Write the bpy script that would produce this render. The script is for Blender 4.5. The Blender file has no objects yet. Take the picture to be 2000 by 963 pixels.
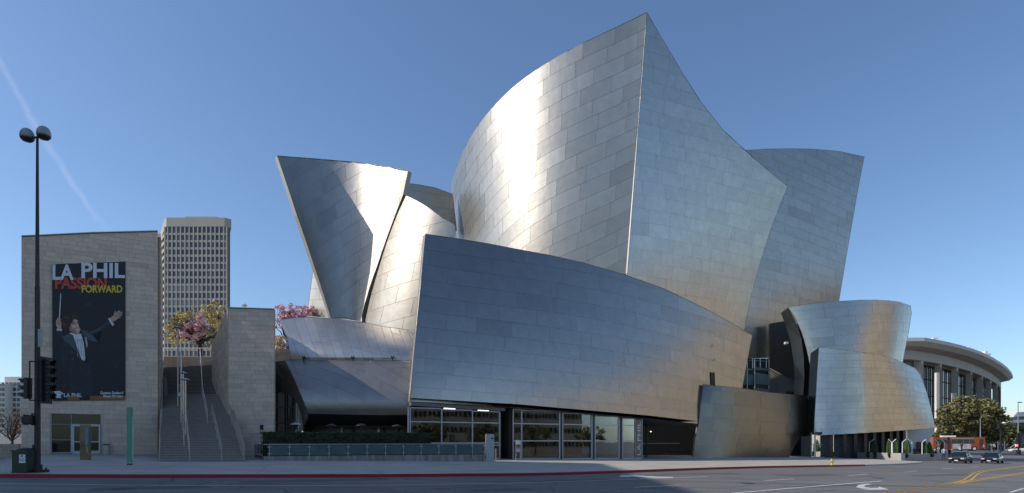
import bpy, bmesh, math, random
import numpy as np
from mathutils import Vector, Matrix
random.seed(7)
RS = np.random.RandomState(5)
SC = bpy.context.scene
COL = SC.collection
R = math.radians
# ------------------------------------------------------------ camera
EYE = 2.18; F = 1150.0; CX = 1000.0; HZ = 862.0
cam = bpy.data.cameras.new('camera'); co = bpy.data.objects.new('camera', cam); COL.objects.link(co)
co.location = (0, 0, EYE); co.rotation_euler = (R(90), 0, 0)
cam.sensor_width = 36; cam.lens = 36*F/2000; cam.shift_y = (HZ-481.5)/2000
cam.clip_start = .1; cam.clip_end = 5000
SC.camera = co
# ------------------------------------------------------------ sun, sky, exposure
SUN_EL = 38.0; SUN_AZ = -100.0      # azimuth clockwise from +Y: the sun stands to the left, a little behind the camera
sl = bpy.data.lights.new('sun', 'SUN'); sl.energy = 3.3; sl.angle = R(.53); sl.color = (1, .93, .82)
so = bpy.data.objects.new('sun', sl); COL.objects.link(so)
sdir = Vector((math.sin(R(SUN_AZ))*math.cos(R(SUN_EL)), math.cos(R(SUN_AZ))*math.cos(R(SUN_EL)), math.sin(R(SUN_EL))))
so.rotation_euler = sdir.to_track_quat('Z', 'Y').to_euler(); so.location = (-40, -10, 60)
world = bpy.data.worlds.new('World'); SC.world = world; world.use_nodes = True
wn = world.node_tree.nodes; wl = world.node_tree.links; wn.clear()
sky = wn.new('ShaderNodeTexSky'); sky.sky_type = 'NISHITA'; sky.sun_disc = False
sky.sun_elevation = R(SUN_EL); sky.sun_rotation = R(SUN_AZ)
sky.altitude = 100; sky.air_density = 1.0; sky.dust_density = .7; sky.ozone_density = 2.6
bg = wn.new('ShaderNodeBackground'); bg.inputs['Strength'].default_value = .125
wo = wn.new('ShaderNodeOutputWorld')
SC.view_settings.view_transform = 'Standard'; SC.view_settings.look = 'None'
SC.view_settings.exposure = 0.2; SC.view_settings.gamma = 1.0
def wmath(op, a, b=None, c=None):
    n = wn.new('ShaderNodeMath'); n.operation = op
    for i, v in enumerate((a, b, c)):
        if v is None: continue
        if isinstance(v, (int, float)): n.inputs[i].default_value = v
        else: wl.new(v, n.inputs[i])
    return n.outputs[0]
# a thin old contrail low in the left sky (a band of ice cloud, by direction)
tc = wn.new('ShaderNodeTexCoord'); sx = wn.new('ShaderNodeSeparateXYZ'); wl.new(tc.outputs['Generated'], sx.inputs[0])
yy = wmath('MAXIMUM', sx.outputs['Y'], .02)
ux = wmath('DIVIDE', sx.outputs['X'], yy); uz = wmath('DIVIDE', sx.outputs['Z'], yy)
wnz = wn.new('ShaderNodeTexNoise'); wnz.inputs['Scale'].default_value = 34; wnz.inputs['Detail'].default_value = 5
wl.new(tc.outputs['Generated'], wnz.inputs['Vector'])
nz = wmath('SUBTRACT', wnz.outputs['Fac'], .5)
# centre line u(z): fitted through three directions
def qfit(p):
    z = np.array([(HZ-b)/F for a, b in p]); u = np.array([(a-CX)/F for a, b in p]); return np.polyfit(z, u, 2)
qa, qb, qc = qfit([(0, 128), (75, 245), (125, 335), (150, 385), (212, 450)])
line = wmath('ADD', wmath('MULTIPLY', wmath('ADD', wmath('MULTIPLY', uz, float(qa)), float(qb)), uz), float(qc))
dist = wmath('ABSOLUTE', wmath('ADD', wmath('SUBTRACT', ux, line), wmath('MULTIPLY', nz, .03)))
band = wmath('SMOOTH_MIN', wmath('MAXIMUM', wmath('SUBTRACT', 1.0, wmath('DIVIDE', dist, .010)), 0.0), 1.0, .1)
band = wmath('MAXIMUM', band, 0)
lo = wmath('MULTIPLY', wmath('SUBTRACT', uz, .335), 12.0)
lo = wmath('MINIMUM', wmath('MAXIMUM', lo, 0), 1)
fac = wmath('MULTIPLY', wmath('MULTIPLY', band, lo), wmath('MULTIPLY', wnz.outputs['Fac'], .17))
mixw = wn.new('ShaderNodeMix'); mixw.data_type = 'RGBA'
wl.new(fac, mixw.inputs['Factor']); hsv = wn.new('ShaderNodeVectorMath'); hsv.operation = 'MULTIPLY'; hsv.inputs[1].default_value = (.91, 1.0, 1.09); wl.new(sky.outputs[0], hsv.inputs[0]); wl.new(hsv.outputs[0], mixw.inputs[6]); mixw.inputs[7].default_value = (8.5, 8.5, 9.0, 1)
wl.new(mixw.outputs[2], bg.inputs['Color']); wl.new(bg.outputs[0], wo.inputs[0])

# ------------------------------------------------------------ place: ground shape and sight lines
def ss(x, a, b):
    t = min(1, max(0, (x-a)/(b-a))); return t*t*(3-2*t)
def g(X, Y):
    return -.02*max(-150, min(130, X)) + .008*max(-60, min(220, Y)) + 1.05*ss(Y, 88, 122)*ss(X, 30, 55)
def W(px, py, Y): return Vector(((px-CX)/F*Y, Y, EYE-(py-HZ)/F*Y))
def G(px, py, dz=0.0):
    u = (px-CX)/F; v = (py-HZ)/F; lo_, hi = 3.0, 600.0
    f = lambda Y: (EYE-v*Y) - (g(u*Y, Y)+dz)
    Y = 3.0
    while Y < 600 and f(Y) > 0: Y += .5
    a, b = Y-.5, Y
    for _ in range(30):
        m = (a+b)/2
        if f(m) > 0: a = m
        else: b = m
    return Vector((u*b, b, EYE-v*b))
KH = .15
def GS(px, py): return G(px, py, KH)
def proj(P): return (CX+F*P[0]/P[1], HZ-F*(P[2]-EYE)/P[1])
# ------------------------------------------------------------ materials
MATS = {}
def mat(name, col, rough=.6, metal=0.0, bump=0.0, scale=8.0, var=.12, spec=.5, coat=0.0, tint=False, vscale=None, stretch=None):
    if name in MATS: return MATS[name]
    m = bpy.data.materials.new(name); m.use_nodes = True; n = m.node_tree.nodes; l = m.node_tree.links
    b = n['Principled BSDF']; b.inputs['Roughness'].default_value = rough; b.inputs['Metallic'].default_value = metal
    b.inputs['Specular IOR Level'].default_value = spec; b.inputs['Coat Weight'].default_value = coat
    tcn = n.new('ShaderNodeTexCoord'); vec = tcn.outputs['Object']
    if stretch:
        mp = n.new('ShaderNodeMapping'); mp.inputs['Scale'].default_value = stretch; l.new(vec, mp.inputs[0]); vec = mp.outputs[0]
    nt = n.new('ShaderNodeTexNoise'); nt.inputs['Scale'].default_value = vscale or scale; nt.inputs['Detail'].default_value = 6
    l.new(vec, nt.inputs['Vector'])
    mr = n.new('ShaderNodeMapRange'); mr.inputs[1].default_value = .25; mr.inputs[2].default_value = .75
    mr.inputs[3].default_value = 1-var; mr.inputs[4].default_value = 1+var; l.new(nt.outputs['Fac'], mr.inputs[0])
    val = mr.outputs[0]
    if tint:
        at = n.new('ShaderNodeAttribute'); at.attribute_name = 'tint'
        mu = n.new('ShaderNodeMath'); mu.operation = 'MULTIPLY'; l.new(val, mu.inputs[0]); l.new(at.outputs['Fac'], mu.inputs[1]); val = mu.outputs[0]
    hs = n.new('ShaderNodeVectorMath'); hs.operation = 'SCALE'; hs.inputs[0].default_value = col[:3]; l.new(val, hs.inputs['Scale'])
    l.new(hs.outputs[0], b.inputs['Base Color'])
    if bump:
        bp = n.new('ShaderNodeBump'); bp.inputs['Strength'].default_value = bump; bp.inputs['Distance'].default_value = .02
        n2 = n.new('ShaderNodeTexNoise'); n2.inputs['Scale'].default_value = scale*4; n2.inputs['Detail'].default_value = 4
        l.new(vec, n2.inputs['Vector']); l.new(n2.outputs['Fac'], bp.inputs['Height']); l.new(bp.outputs[0], b.inputs['Normal'])
    MATS[name] = m; return m
def steel(name, base, rough):
    m = bpy.data.materials.new(name); m.use_nodes = True; n = m.node_tree.nodes; l = m.node_tree.links
    b = n['Principled BSDF']; b.inputs['Metallic'].default_value = 1
    at = n.new('ShaderNodeAttribute'); at.attribute_name = 'tint'
    geo = n.new('ShaderNodeNewGeometry')
    nt = n.new('ShaderNodeTexNoise'); nt.inputs['Scale'].default_value = .9; nt.inputs['Detail'].default_value = 5
    l.new(geo.outputs['Position'], nt.inputs['Vector'])
    mr = n.new('ShaderNodeMapRange'); mr.inputs[3].default_value = .86; mr.inputs[4].default_value = 1.12; l.new(nt.outputs['Fac'], mr.inputs[0])
    mu = n.new('ShaderNodeMath'); mu.operation = 'MULTIPLY'; l.new(mr.outputs[0], mu.inputs[0]); l.new(at.outputs['Fac'], mu.inputs[1])
    hs = n.new('ShaderNodeVectorMath'); hs.operation = 'SCALE'; hs.inputs[0].default_value = base; l.new(mu.outputs[0], hs.inputs['Scale'])
    l.new(hs.outputs[0], b.inputs['Base Color'])
    # vertical wash streaks in roughness
    mp = n.new('ShaderNodeMapping'); mp.inputs['Scale'].default_value = (1.3, 1.3, .12); l.new(geo.outputs['Position'], mp.inputs[0])
    n2 = n.new('ShaderNodeTexNoise'); n2.inputs['Scale'].default_value = 1.2; n2.inputs['Detail'].default_value = 4; l.new(mp.outputs[0], n2.inputs['Vector'])
    m2 = n.new('ShaderNodeMapRange'); m2.inputs[3].default_value = rough-.05; m2.inputs[4].default_value = rough+.07; l.new(n2.outputs['Fac'], m2.inputs[0])
    l.new(m2.outputs[0], b.inputs['Roughness'])
    n3 = n.new('ShaderNodeTexNoise'); n3.inputs['Scale'].default_value = .8; n3.inputs['Detail'].default_value = 2; l.new(geo.outputs['Position'], n3.inputs['Vector'])
    bp = n.new('ShaderNodeBump'); bp.inputs['Strength'].default_value = .35; bp.inputs['Distance'].default_value = .05
    l.new(n3.outputs['Fac'], bp.inputs['Height']); l.new(bp.outputs[0], b.inputs['Normal'])
    MATS[name] = m; return m
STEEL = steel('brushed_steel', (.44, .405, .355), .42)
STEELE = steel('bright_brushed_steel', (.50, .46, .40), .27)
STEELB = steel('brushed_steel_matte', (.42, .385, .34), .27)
STEELD = steel('shade_toned_steel', (.235, .215, .185), .30)  # dark reflections and shade of the low fold put into the base colour
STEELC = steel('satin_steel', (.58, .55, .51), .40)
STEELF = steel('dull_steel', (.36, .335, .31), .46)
BACKM = mat('steel_backing', (.36, .34, .31), .5, .8)
DARKM = mat('dark_metal', (.035, .034, .033), .45, .5)
STONE = mat('limestone', (.72, .565, .44), .85, bump=.25, scale=5, var=.08, tint=True, spec=.25)
STONEB = mat('limestone_joint', (.42, .35, .27), .9)
CONC = mat('concrete', (.34, .335, .32), .85, bump=.3, scale=3, var=.10)
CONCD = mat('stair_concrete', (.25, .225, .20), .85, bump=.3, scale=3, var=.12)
ALU = mat('aluminium', (.42, .43, .45), .4, .85, var=.04)
WHITE = mat('white_paint', (.78, .78, .76), .5, var=.04)
BLACK = mat('black_paint', (.012, .012, .013), .45, var=.1)
INTER = mat('interior_dark', (.05, .045, .04), .8)
INTERF = mat('interior_floor', (.16, .15, .13), .5)
RAILM = mat('handrail_steel', (.50, .47, .43), .38, .9, var=.05)
def emit(name, col, s):
    if name in MATS: return MATS[name]
    m = bpy.data.materials.new(name); m.use_nodes = True; b = m.node_tree.nodes['Principled BSDF']
    b.inputs['Base Color'].default_value = (.8, .8, .8, 1); b.inputs['Emission Color'].default_value = (*col, 1); b.inputs['Emission Strength'].default_value = s
    MATS[name] = m; return m
def glass(name, tintc, refl=.12, rough=.02):
    m = bpy.data.materials.new(name); m.use_nodes = True; n = m.node_tree.nodes; l = m.node_tree.links; n.clear()
    o = n.new('ShaderNodeOutputMaterial'); mx = n.new('ShaderNodeMixShader'); t = n.new('ShaderNodeBsdfTransparent'); gl = n.new('ShaderNodeBsdfGlossy')
    t.inputs[0].default_value = (*tintc, 1); gl.inputs['Roughness'].default_value = rough; gl.inputs['Color'].default_value = (.9, .95, 1, 1)
    fr = n.new('ShaderNodeFresnel'); fr.inputs[0].default_value = 1.5
    ad = n.new('ShaderNodeMath'); ad.operation = 'ADD'; ad.use_clamp = True; ad.inputs[1].default_value = refl; l.new(fr.outputs[0], ad.inputs[0])
    tcn = n.new('ShaderNodeTexCoord'); nt = n.new('ShaderNodeTexNoise'); nt.inputs['Scale'].default_value = .5
    l.new(tcn.outputs['Object'], nt.inputs['Vector'])
    bp = n.new('ShaderNodeBump'); bp.inputs['Strength'].default_value = .08; bp.inputs['Distance'].default_value = .05
    l.new(nt.outputs['Fac'], bp.inputs['Height']); l.new(bp.outputs[0], gl.inputs['Normal'])
    l.new(ad.outputs[0], mx.inputs[0]); l.new(t.outputs[0], mx.inputs[1]); l.new(gl.outputs[0], mx.inputs[2]); l.new(mx.outputs[0], o.inputs[0])
    MATS[name] = m; return m
GLASS = glass('clear_glass', (.6, .65, .65), .05)
GLASSD = glass('dark_glass', (.16, .2, .22), .0)
GLASSR = glass('mirror_glass', (.35, .4, .4), .30)
GLASSG = glass('teal_glass', (.25, .42, .42), .05, .15)
# ------------------------------------------------------------ mesh builder and object helpers
def link(o, parent=None):
    COL.objects.link(o)
    if parent is not None: o.parent = parent
    return o
def tag(o, label=None, cat=None, group=None, kind=None):
    if label: o['label'] = label
    if cat: o['category'] = cat
    if group: o['group'] = group
    if kind: o['kind'] = kind
    return o
def empty(name, loc, label, cat, group=None):
    o = bpy.data.objects.new(name, None); o.location = loc; o.empty_display_size = .5; link(o); tag(o, label, cat, group); return o
class MB:
    def __init__(s): s.v = []; s.f = []; s.m = []
    def add(s, vs, fs, mi=0):
        b = len(s.v); s.v += [tuple(v) for v in vs]; s.f += [tuple(i+b for i in f) for f in fs]; s.m += [mi]*len(fs); return s
    def box(s, c, d, ax=None, mi=0):
        ax = ax or (Vector((1, 0, 0)), Vector((0, 1, 0)), Vector((0, 0, 1))); c = Vector(c)
        vs = [c+ax[0]*(i*d[0]/2)+ax[1]*(j*d[1]/2)+ax[2]*(k*d[2]/2) for i in (-1, 1) for j in (-1, 1) for k in (-1, 1)]
        return s.add(vs, [(0, 1, 3, 2), (4, 6, 7, 5), (0, 4, 5, 1), (2, 3, 7, 6), (0, 2, 6, 4), (1, 5, 7, 3)], mi)
    def prism(s, poly, off, mi=0):
        n = len(poly); off = Vector(off); vs = [Vector(p) for p in poly]+[Vector(p)+off for p in poly]
        return s.add(vs, [tuple(range(n)), tuple(range(2*n-1, n-1, -1))]+[(i, i+n, (i+1) % n+n, (i+1) % n) for i in range(n)], mi)
    def tube(s, pts, rad, n=8, mi=0, cap=True):
        pts = [Vector(p) for p in pts]
        if not isinstance(rad, (list, tuple)): rad = [rad]*len(pts)
        vs = []; fs = []; up = None
        for i, p in enumerate(pts):
            d = (pts[min(i+1, len(pts)-1)]-pts[max(i-1, 0)]).normalized()
            if up is None or abs(d.dot(up)) > .95: up = Vector((0, 0, 1)) if abs(d.z) < .9 else Vector((1, 0, 0))
            a = d.cross(up).normalized(); b = d.cross(a).normalized(); up = b.cross(d) if False else up
            for k in range(n):
                t = 2*math.pi*k/n; vs.append(p+a*(math.cos(t)*rad[i])+b*(math.sin(t)*rad[i]))
        for i in range(len(pts)-1):
            for k in range(n): fs.append((i*n+k, i*n+(k+1) % n, (i+1)*n+(k+1) % n, (i+1)*n+k))
        if cap: fs += [tuple(range(n-1, -1, -1)), tuple(range((len(pts)-1)*n, len(pts)*n))]
        return s.add(vs, fs, mi)
    def lathe(s, base, prof, n=16, mi=0):
        base = Vector(base); vs = []; fs = []
        for r, z in prof:
            for k in range(n):
                t = 2*math.pi*k/n; vs.append(base+Vector((r*math.cos(t), r*math.sin(t), z)))
        for i in range(len(prof)-1):
            for k in range(n): fs.append((i*n+k, i*n+(k+1) % n, (i+1)*n+(k+1) % n, (i+1)*n+k))
        fs += [tuple(range(n-1, -1, -1)), tuple(range((len(prof)-1)*n, len(prof)*n))]
        return s.add(vs, fs, mi)
    def build(s, name, mats, parent=None, smooth=False, tint=None):
        me = bpy.data.meshes.new(name); o0 = Vector((0, 0, 0))
        if parent is not None:
            p = parent; o0 = Vector((0, 0, 0))
            while p is not None: o0 = o0+p.location; p = p.parent
            vs = [(v[0]-o0.x, v[1]-o0.y, v[2]-o0.z) for v in s.v]
        else: vs = s.v
        me.from_pydata(vs, [], s.f)
        if not isinstance(mats, (list, tuple)): mats = [mats]
        for m in mats: me.materials.append(m)
        if len(mats) > 1: me.polygons.foreach_set('material_index', s.m)
        if smooth: me.polygons.foreach_set('use_smooth', [True]*len(me.polygons))
        if tint is not None:
            a = me.attributes.new('tint', 'FLOAT', 'FACE')
            a.data.foreach_set('value', [tint]*len(me.polygons) if isinstance(tint, float) else tint)
        me.update()
        o = bpy.data.objects.new(name, me); link(o, parent); return o
def solo(mb, name, mats, label, cat, group=None, smooth=False):
    """a thing that is one mesh, with its origin at its base"""
    v = np.array(mb.v); c = Vector((float(v[:, 0].mean()), float(v[:, 1].mean()), float(v[:, 2].min())))
    mb.v = [(a[0]-c.x, a[1]-c.y, a[2]-c.z) for a in mb.v]
    o = mb.build(name, mats, None, smooth); o.location = c; tag(o, label, cat, group); return o
def text_mesh(name, body, p0, ux_, uz_, height, mt, parent, extrude=.01, shear=0.0, stretch=1.0, bold=0.0, align='LEFT', width=None):
    cu = bpy.data.curves.new(name, 'FONT'); cu.body = body; cu.size = 1; cu.extrude = .01; cu.shear = shear; cu.offset = bold; cu.align_x = align
    t = bpy.data.objects.new(name, cu); COL.objects.link(t)
    dg = bpy.context.evaluated_depsgraph_get(); me = bpy.data.meshes.new_from_object(t.evaluated_get(dg)); bpy.data.objects.remove(t)
    n = ux_.cross(uz_).normalized(); k = height/.69
    xs = [v.co.x for v in me.vertices]; w0 = max(xs)-min(xs); kx = (width/w0) if width else k*stretch
    o0 = Vector((0, 0, 0)); p = parent
    while p is not None: o0 = o0+p.location; p = p.parent
    x0 = min(xs)
    for v in me.vertices: v.co = p0+ux_*((v.co.x-x0)*kx)+uz_*(v.co.y*k)+n*(extrude*(1 if v.co.z > 0 else 0))-o0
    me.materials.append(mt); o = bpy.data.objects.new(name, me); link(o, parent); return o
# ------------------------------------------------------------ cladding engine: curved sheet + panels
PLIST = []      # waiting panels: (thing, parent sheet, name, verts, faces, tint, px area, material)
def lag(n):
    xs = np.linspace(0, 1, n)
    def f(x):
        x = np.asarray(x, float); out = []
        for i in range(n):
            p = np.ones_like(x)
            for j in range(n):
                if j != i: p = p*(x-xs[j])/(xs[i]-xs[j])
            out.append(p)
        return np.stack(out, -1)
    return f
class Surf:
    def __init__(s, net):
        s.P = np.array([[list(W(*q)) if not isinstance(q, Vector) else list(q) for q in row] for row in net]); s.nt, s.ns = s.P.shape[:2]
        s.ls = lag(s.ns); s.lt = lag(s.nt)
        c = s.at(.5, .5); n = s.nrm(.5, .5, raw=True); s.sg = 1 if np.dot(n, np.array([0, 0, EYE])-c) > 0 else -1
    def at(s, a, t): return np.einsum('...i,...j,jik->...k', s.ls(a), s.lt(t), s.P)
    def nrm(s, a, t, raw=False):
        e = 1e-3; du = s.at(a+e, t)-s.at(a-e, t); dv = s.at(a, t+e)-s.at(a, t-e); n = np.cross(du, dv); n = n/np.linalg.norm(n, axis=-1, keepdims=True)
        return n if raw else n*s.sg
    def inv(s, px, py):
        def pr(a, t): q = s.at(a, t); return np.array([CX+F*q[0]/q[1]-px, HZ-F*(q[2]-EYE)/q[1]-py])
        best = None
        for a0 in (-.1, .1, .35, .65, .9, 1.1):
            for t0 in (-.1, .2, .5, .8, 1.1):
                a, t = a0, t0
                for _ in range(18):
                    r = pr(a, t); e = 1e-4; J = np.stack([(pr(a+e, t)-r)/e, (pr(a, t+e)-r)/e], 1)
                    try: d = np.linalg.solve(J, -r)
                    except Exception: break
                    d = np.clip(d, -.15, .15); a += d[0]; t += d[1]
                    if abs(d[0])+abs(d[1]) < 1e-7: break
                if np.abs(pr(a, t)).max() > .3: continue
                out = max(0, -a, a-1)+max(0, -t, t-1)
                if best is None or out < best[0]-1e-6: best = (out, a, t)
        if best is None: print('INV FAIL', px, py); return (.5, .5)
        if best[0] > .25: print('INV FAR', px, py, best)
        return (best[1], best[2])
def clip_rect(poly, x0, x1, y0, y1):
    def cut(P, ax, v, keep):
        out = []; n = len(P)
        for i in range(n):
            a = P[i]; b = P[(i+1) % n]; ia = (a[ax]-v)*keep >= 0; ib = (b[ax]-v)*keep >= 0
            if ia: out.append(a)
            if ia != ib:
                k = (v-a[ax])/(b[ax]-a[ax]); out.append((a[0]+(b[0]-a[0])*k, a[1]+(b[1]-a[1])*k))
        return out
    for ax, v, k in ((0, x0, 1), (0, x1, -1), (1, y0, 1), (1, y1, -1)):
        poly = cut(poly, ax, v, k)
        if len(poly) < 3: return []
    return poly
def inside(p, poly):
    c = False; n = len(poly); j = n-1
    for i in range(n):
        if (poly[i][1] > p[1]) != (poly[j][1] > p[1]) and p[0] < (poly[j][0]-poly[i][0])*(p[1]-poly[i][1])/(poly[j][1]-poly[i][1])+poly[i][0]: c = not c
        j = i
    return c
def sheet_cells(poly, x0, x1, y0, y1, nx, ny, back):
    """clip nx*ny sub cells by poly (all in cell space); returns vertex list and faces"""
    vid = {}; vs = []; fs = []
    def V(p):
        k = (round(p[0], 5), round(p[1], 5))
        if k not in vid: vid[k] = len(vs); vs.append(p)
        return vid[k]
    for i in range(nx):
        for j in range(ny):
            a0 = x0+(x1-x0)*i/nx; a1 = x0+(x1-x0)*(i+1)/nx; b0 = y0+(y1-y0)*j/ny; b1 = y0+(y1-y0)*(j+1)/ny
            rc = [(a0, b0), (a1, b0), (a1, b1), (a0, b1)]
            if poly is not None:
                ins = [inside(p, poly) for p in rc]
                if all(ins) and not any(a0 < q[0] < a1 and b0 < q[1] < b1 for q in poly): pass
                else:
                    rc = clip_rect(poly, a0, a1, b0, b1)
            if len(rc) < 3: continue
            ids = []
            for p in rc:
                q = V(p)
                if not ids or ids[-1] != q: ids.append(q)
            if len(ids) > 2 and ids[0] == ids[-1]: ids.pop()
            ids2 = list(dict.fromkeys(ids))
            if len(ids2) >= 3:
                ar = sum(vs[ids2[q]][0]*vs[ids2[(q+1) % len(ids2)]][1]-vs[ids2[(q+1) % len(ids2)]][0]*vs[ids2[q]][1] for q in range(len(ids2)))
                fs.append(tuple(ids2) if ar > 0 else tuple(reversed(ids2)))
    return vs, fs
def boundary(fs):
    cnt = {}
    for f in fs:
        for i in range(len(f)):
            a, b = f[i], f[(i+1) % len(f)]; k = (min(a, b), max(a, b)); cnt.setdefault(k, []).append((a, b))
    return [v[0] for v in cnt.values() if len(v) == 1]
def cladding(thing, name, net, rows, plen, outline=None, holes=(), shear=0.0, gap=.034, proud=.03, depth=.5, m=None, bm=None,
             sub=(4, 2), pname='panel', tvar=.10, pillow=.012, tilt=.006, vertical=False, jit=.0, sheetres=(14, 10), offs=None, sheetmat=None, label=None):
    S = Surf(net) if not isinstance(net, Surf) else net
    m = m or STEEL; bm = bm or BACKM
    poly = [(0, 0), (1, 0), (1, 1), (0, 1)] if outline is None else [S.inv(*p) for p in outline]
    o0 = Vector((0, 0, 0)); p_ = thing
    while p_ is not None: o0 = o0+p_.location; p_ = p_.parent
    o0n = np.array(o0)
    # backing sheet with thickness
    xs = [p[0] for p in poly]; ys = [p[1] for p in poly]
    vs, fs = sheet_cells(poly, min(xs)-1e-4, max(xs)+1e-4, min(ys)-1e-4, max(ys)+1e-4, sheetres[0], sheetres[1], 0)
    A = np.array([v[0] for v in vs]); T = np.array([v[1] for v in vs]); P = S.at(A, T); N = S.nrm(A, T); n = len(vs)
    mb = MB(); hole_f = []
    if holes:
        fs = [f for f in fs if not any(h[0] < sum(vs[i][0] for i in f)/len(f) < h[1] and h[2] < sum(vs[i][1] for i in f)/len(f) < h[3] for h in holes)]
    mb.add(list(map(tuple, P))+list(map(tuple, P-N*depth)), fs+[tuple(i+n for i in reversed(f)) for f in fs]+[(b, a, a+n, b+n) for a, b in boundary(fs)])
    sheet = mb.build(name, bm, thing)
    if label: sheet['label'] = label
    if m in (STEEL, STEELB, STEELC, STEELD, STEELE, STEELF):
        pts = []; npz = len(poly)
        for i in range(npz):
            a_, b_ = poly[i], poly[(i+1) % npz]; q_ = max(1, int(math.hypot(b_[0]-a_[0], b_[1]-a_[1])*12))
            for k in range(q_): pts.append((a_[0]+(b_[0]-a_[0])*k/q_, a_[1]+(b_[1]-a_[1])*k/q_))
        pts.append(pts[0]); A = np.array(pts); E = S.at(A[:, 0], A[:, 1])+S.nrm(A[:, 0], A[:, 1])*(proud*.5)
        tm = MB().tube([Vector(v) for v in E], proud*1.25, 6, cap=False); tb_ = tm.build('edge_trim', m, thing, smooth=True, tint=.45)
    # panels in cell space: a = along, r = across
    ex = [p[1]+shear*p[0] for p in poly] if not vertical else [p[0]+shear*p[1] for p in poly]
    if not vertical: cp = [(p[0], p[1]+shear*p[0]) for p in poly]; back = lambda a, r: (a, r-shear*a)
    else: cp = [(p[1], p[0]+shear*p[1]) for p in poly]; back = lambda a, r: (r-shear*a, a)
    # metre scale of the parameters
    c = (sum(p[0] for p in cp)/len(cp), sum(p[1] for p in cp)/len(cp)); e = .02
    q = [np.array(S.at(*back(*w))) for w in (c, (c[0]+e, c[1]), (c[0], c[1]+e))]
    la = np.linalg.norm(q[1]-q[0])/e; lr = np.linalg.norm(q[2]-q[0])/e
    ga = gap/la/2; gr = gap/lr/2; r0 = math.floor(min(p[1] for p in cp)*rows)-1; r1 = math.ceil(max(p[1] for p in cp)*rows)+1
    amin = min(p[0] for p in cp); amax = max(p[0] for p in cp)
    for r in range(r0, r1):
        y0 = r/rows; y1 = (r+1)/rows
        o = (offs[r % len(offs)] if offs else RS.rand())*plen
        a = amin-plen*2+o; 
        while a < amax:
            L = plen*(1+jit*(RS.rand()-.5)*2); segs = [(a, a+L)]; a += L
            for h in holes:
                if y0 < h[3]-1e-6 and y1 > h[2]+1e-6:
                    ns = []
                    for s0, s1 in segs:
                        if s1 <= h[0] or s0 >= h[1]: ns.append((s0, s1)); continue
                        if s0 < h[0]: ns.append((s0, h[0]))
                        if s1 > h[1]: ns.append((h[1], s1))
                    segs = ns
            for s0, s1 in segs:
                x0_ = s0+ga; x1_ = s1-ga; ya = y0+gr; yb = y1-gr
                if x1_ <= x0_: continue
                vv, ff = sheet_cells(cp, x0_, x1_, ya, yb, sub[0], sub[1], 0)
                if not ff: continue
                w = np.array(vv); st = np.array([back(*t) for t in vv]); P = S.at(st[:, 0], st[:, 1]); N = S.nrm(st[:, 0], st[:, 1])
                fa = (w[:, 0]-x0_)/(x1_-x0_); fr = (w[:, 1]-ya)/(yb-ya)
                k1, k2 = (RS.rand(2)-.5)*2*tilt
                h = proud+k1*(fa-.5)*.8+k2*(fr-.5)*.8
                Pt = P+N*h[:, None]; nn = len(vv); bd = boundary(ff); bi = sorted({i for e_ in bd for i in e_}); nb = len(bi); mt_ = {i: nn+k for k, i in enumerate(bi)}; mp = {i: nn+nb+k for k, i in enumerate(bi)}
                Pb = (P+N*.003)[bi]; verts = np.concatenate([Pt, Pt[bi], Pb])-o0n
                faces = list(ff)+[(mt_[b], mt_[a_], mp[a_], mp[b]) for a_, b in bd]
                n1 = sum(np.cross(Pt[f_[k_]]-Pt[f_[0]], Pt[f_[(k_+1)]]-Pt[f_[0]]) for f_ in ff for k_ in range(1, len(f_)-1))
                if np.dot(n1, N[ff[0][0]]) < 0: faces = [tuple(reversed(f)) for f in faces]
                ua = np.cross(N, [0, 0, 1.0]); ua /= np.linalg.norm(ua, axis=1, keepdims=True)+1e-9; ub = np.cross(N, ua)
                Nn = N+ua*(k1+pillow*2*np.sign(fa-.5)[:, None]*np.abs(fa-.5)[:, None]**2)+ub*(k2+0*fr[:, None]); Nn /= np.linalg.norm(Nn, axis=1, keepdims=True)
                nrm = np.concatenate([Nn, np.zeros((2*nb, 3))])
                Q = P; X = F*Q[:, 0]/Q[:, 1]; Z = F*Q[:, 2]/Q[:, 1]; ar = (X.max()-X.min())*(Z.max()-Z.min())
                if ar < 6: continue
                tv = 1+(RS.rand()-.5)*2*tvar
                if RS.rand() < .05: tv *= .9
                PLIST.append((thing, sheet, pname, verts, faces, float(tv), ar, m, len(ff), nrm))
    return S
def flush_panels():
    things = {}
    for p in PLIST: things.setdefault(p[0].name, []).append(p)
    for tn, L in things.items():
        L.sort(key=lambda p: -p[6]); rest = {}
        for k, p in enumerate(L):
            if k < 298:
                me = bpy.data.meshes.new(p[2]); me.from_pydata(p[3].tolist(), [], p[4]); me.materials.append(p[7])
                me.polygons.foreach_set('use_smooth', [i < p[8] for i in range(len(p[4]))])
                a = me.attributes.new('tint', 'FLOAT', 'FACE'); a.data.foreach_set('value', [p[5]]*len(p[4]))
                me.update(); me.normals_split_custom_set_from_vertices(p[9].tolist()); o = bpy.data.objects.new(p[2], me); link(o, p[1])
            else: rest.setdefault(p[7].name, []).append(p)
        if rest:
            mb = MB(); sm = []; tn_ = []; nl = []; ml = [MATS[k] for k in rest]
            for mi, ps in enumerate(rest.values()):
                for p in ps:
                    mb.add(p[3].tolist(), p[4], mi); nl += p[9].tolist(); sm += [i < p[8] for i in range(len(p[4]))]; tn_ += [p[5]]*len(p[4])
            o = mb.build('further_'+L[0][2]+'s', ml, None, tint=tn_); o.parent = L[0][0]; o.data.polygons.foreach_set('use_smooth', sm); o['kind'] = 'stuff'; o.data.normals_split_custom_set_from_vertices(nl)
    PLIST.clear()
def slab(pts, off, mi=0): return MB().prism(pts, off, mi)
ZUP = Vector((0, 0, 1))
D = Vector((.86, .51, 0)).normalized()       # along the street
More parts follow.
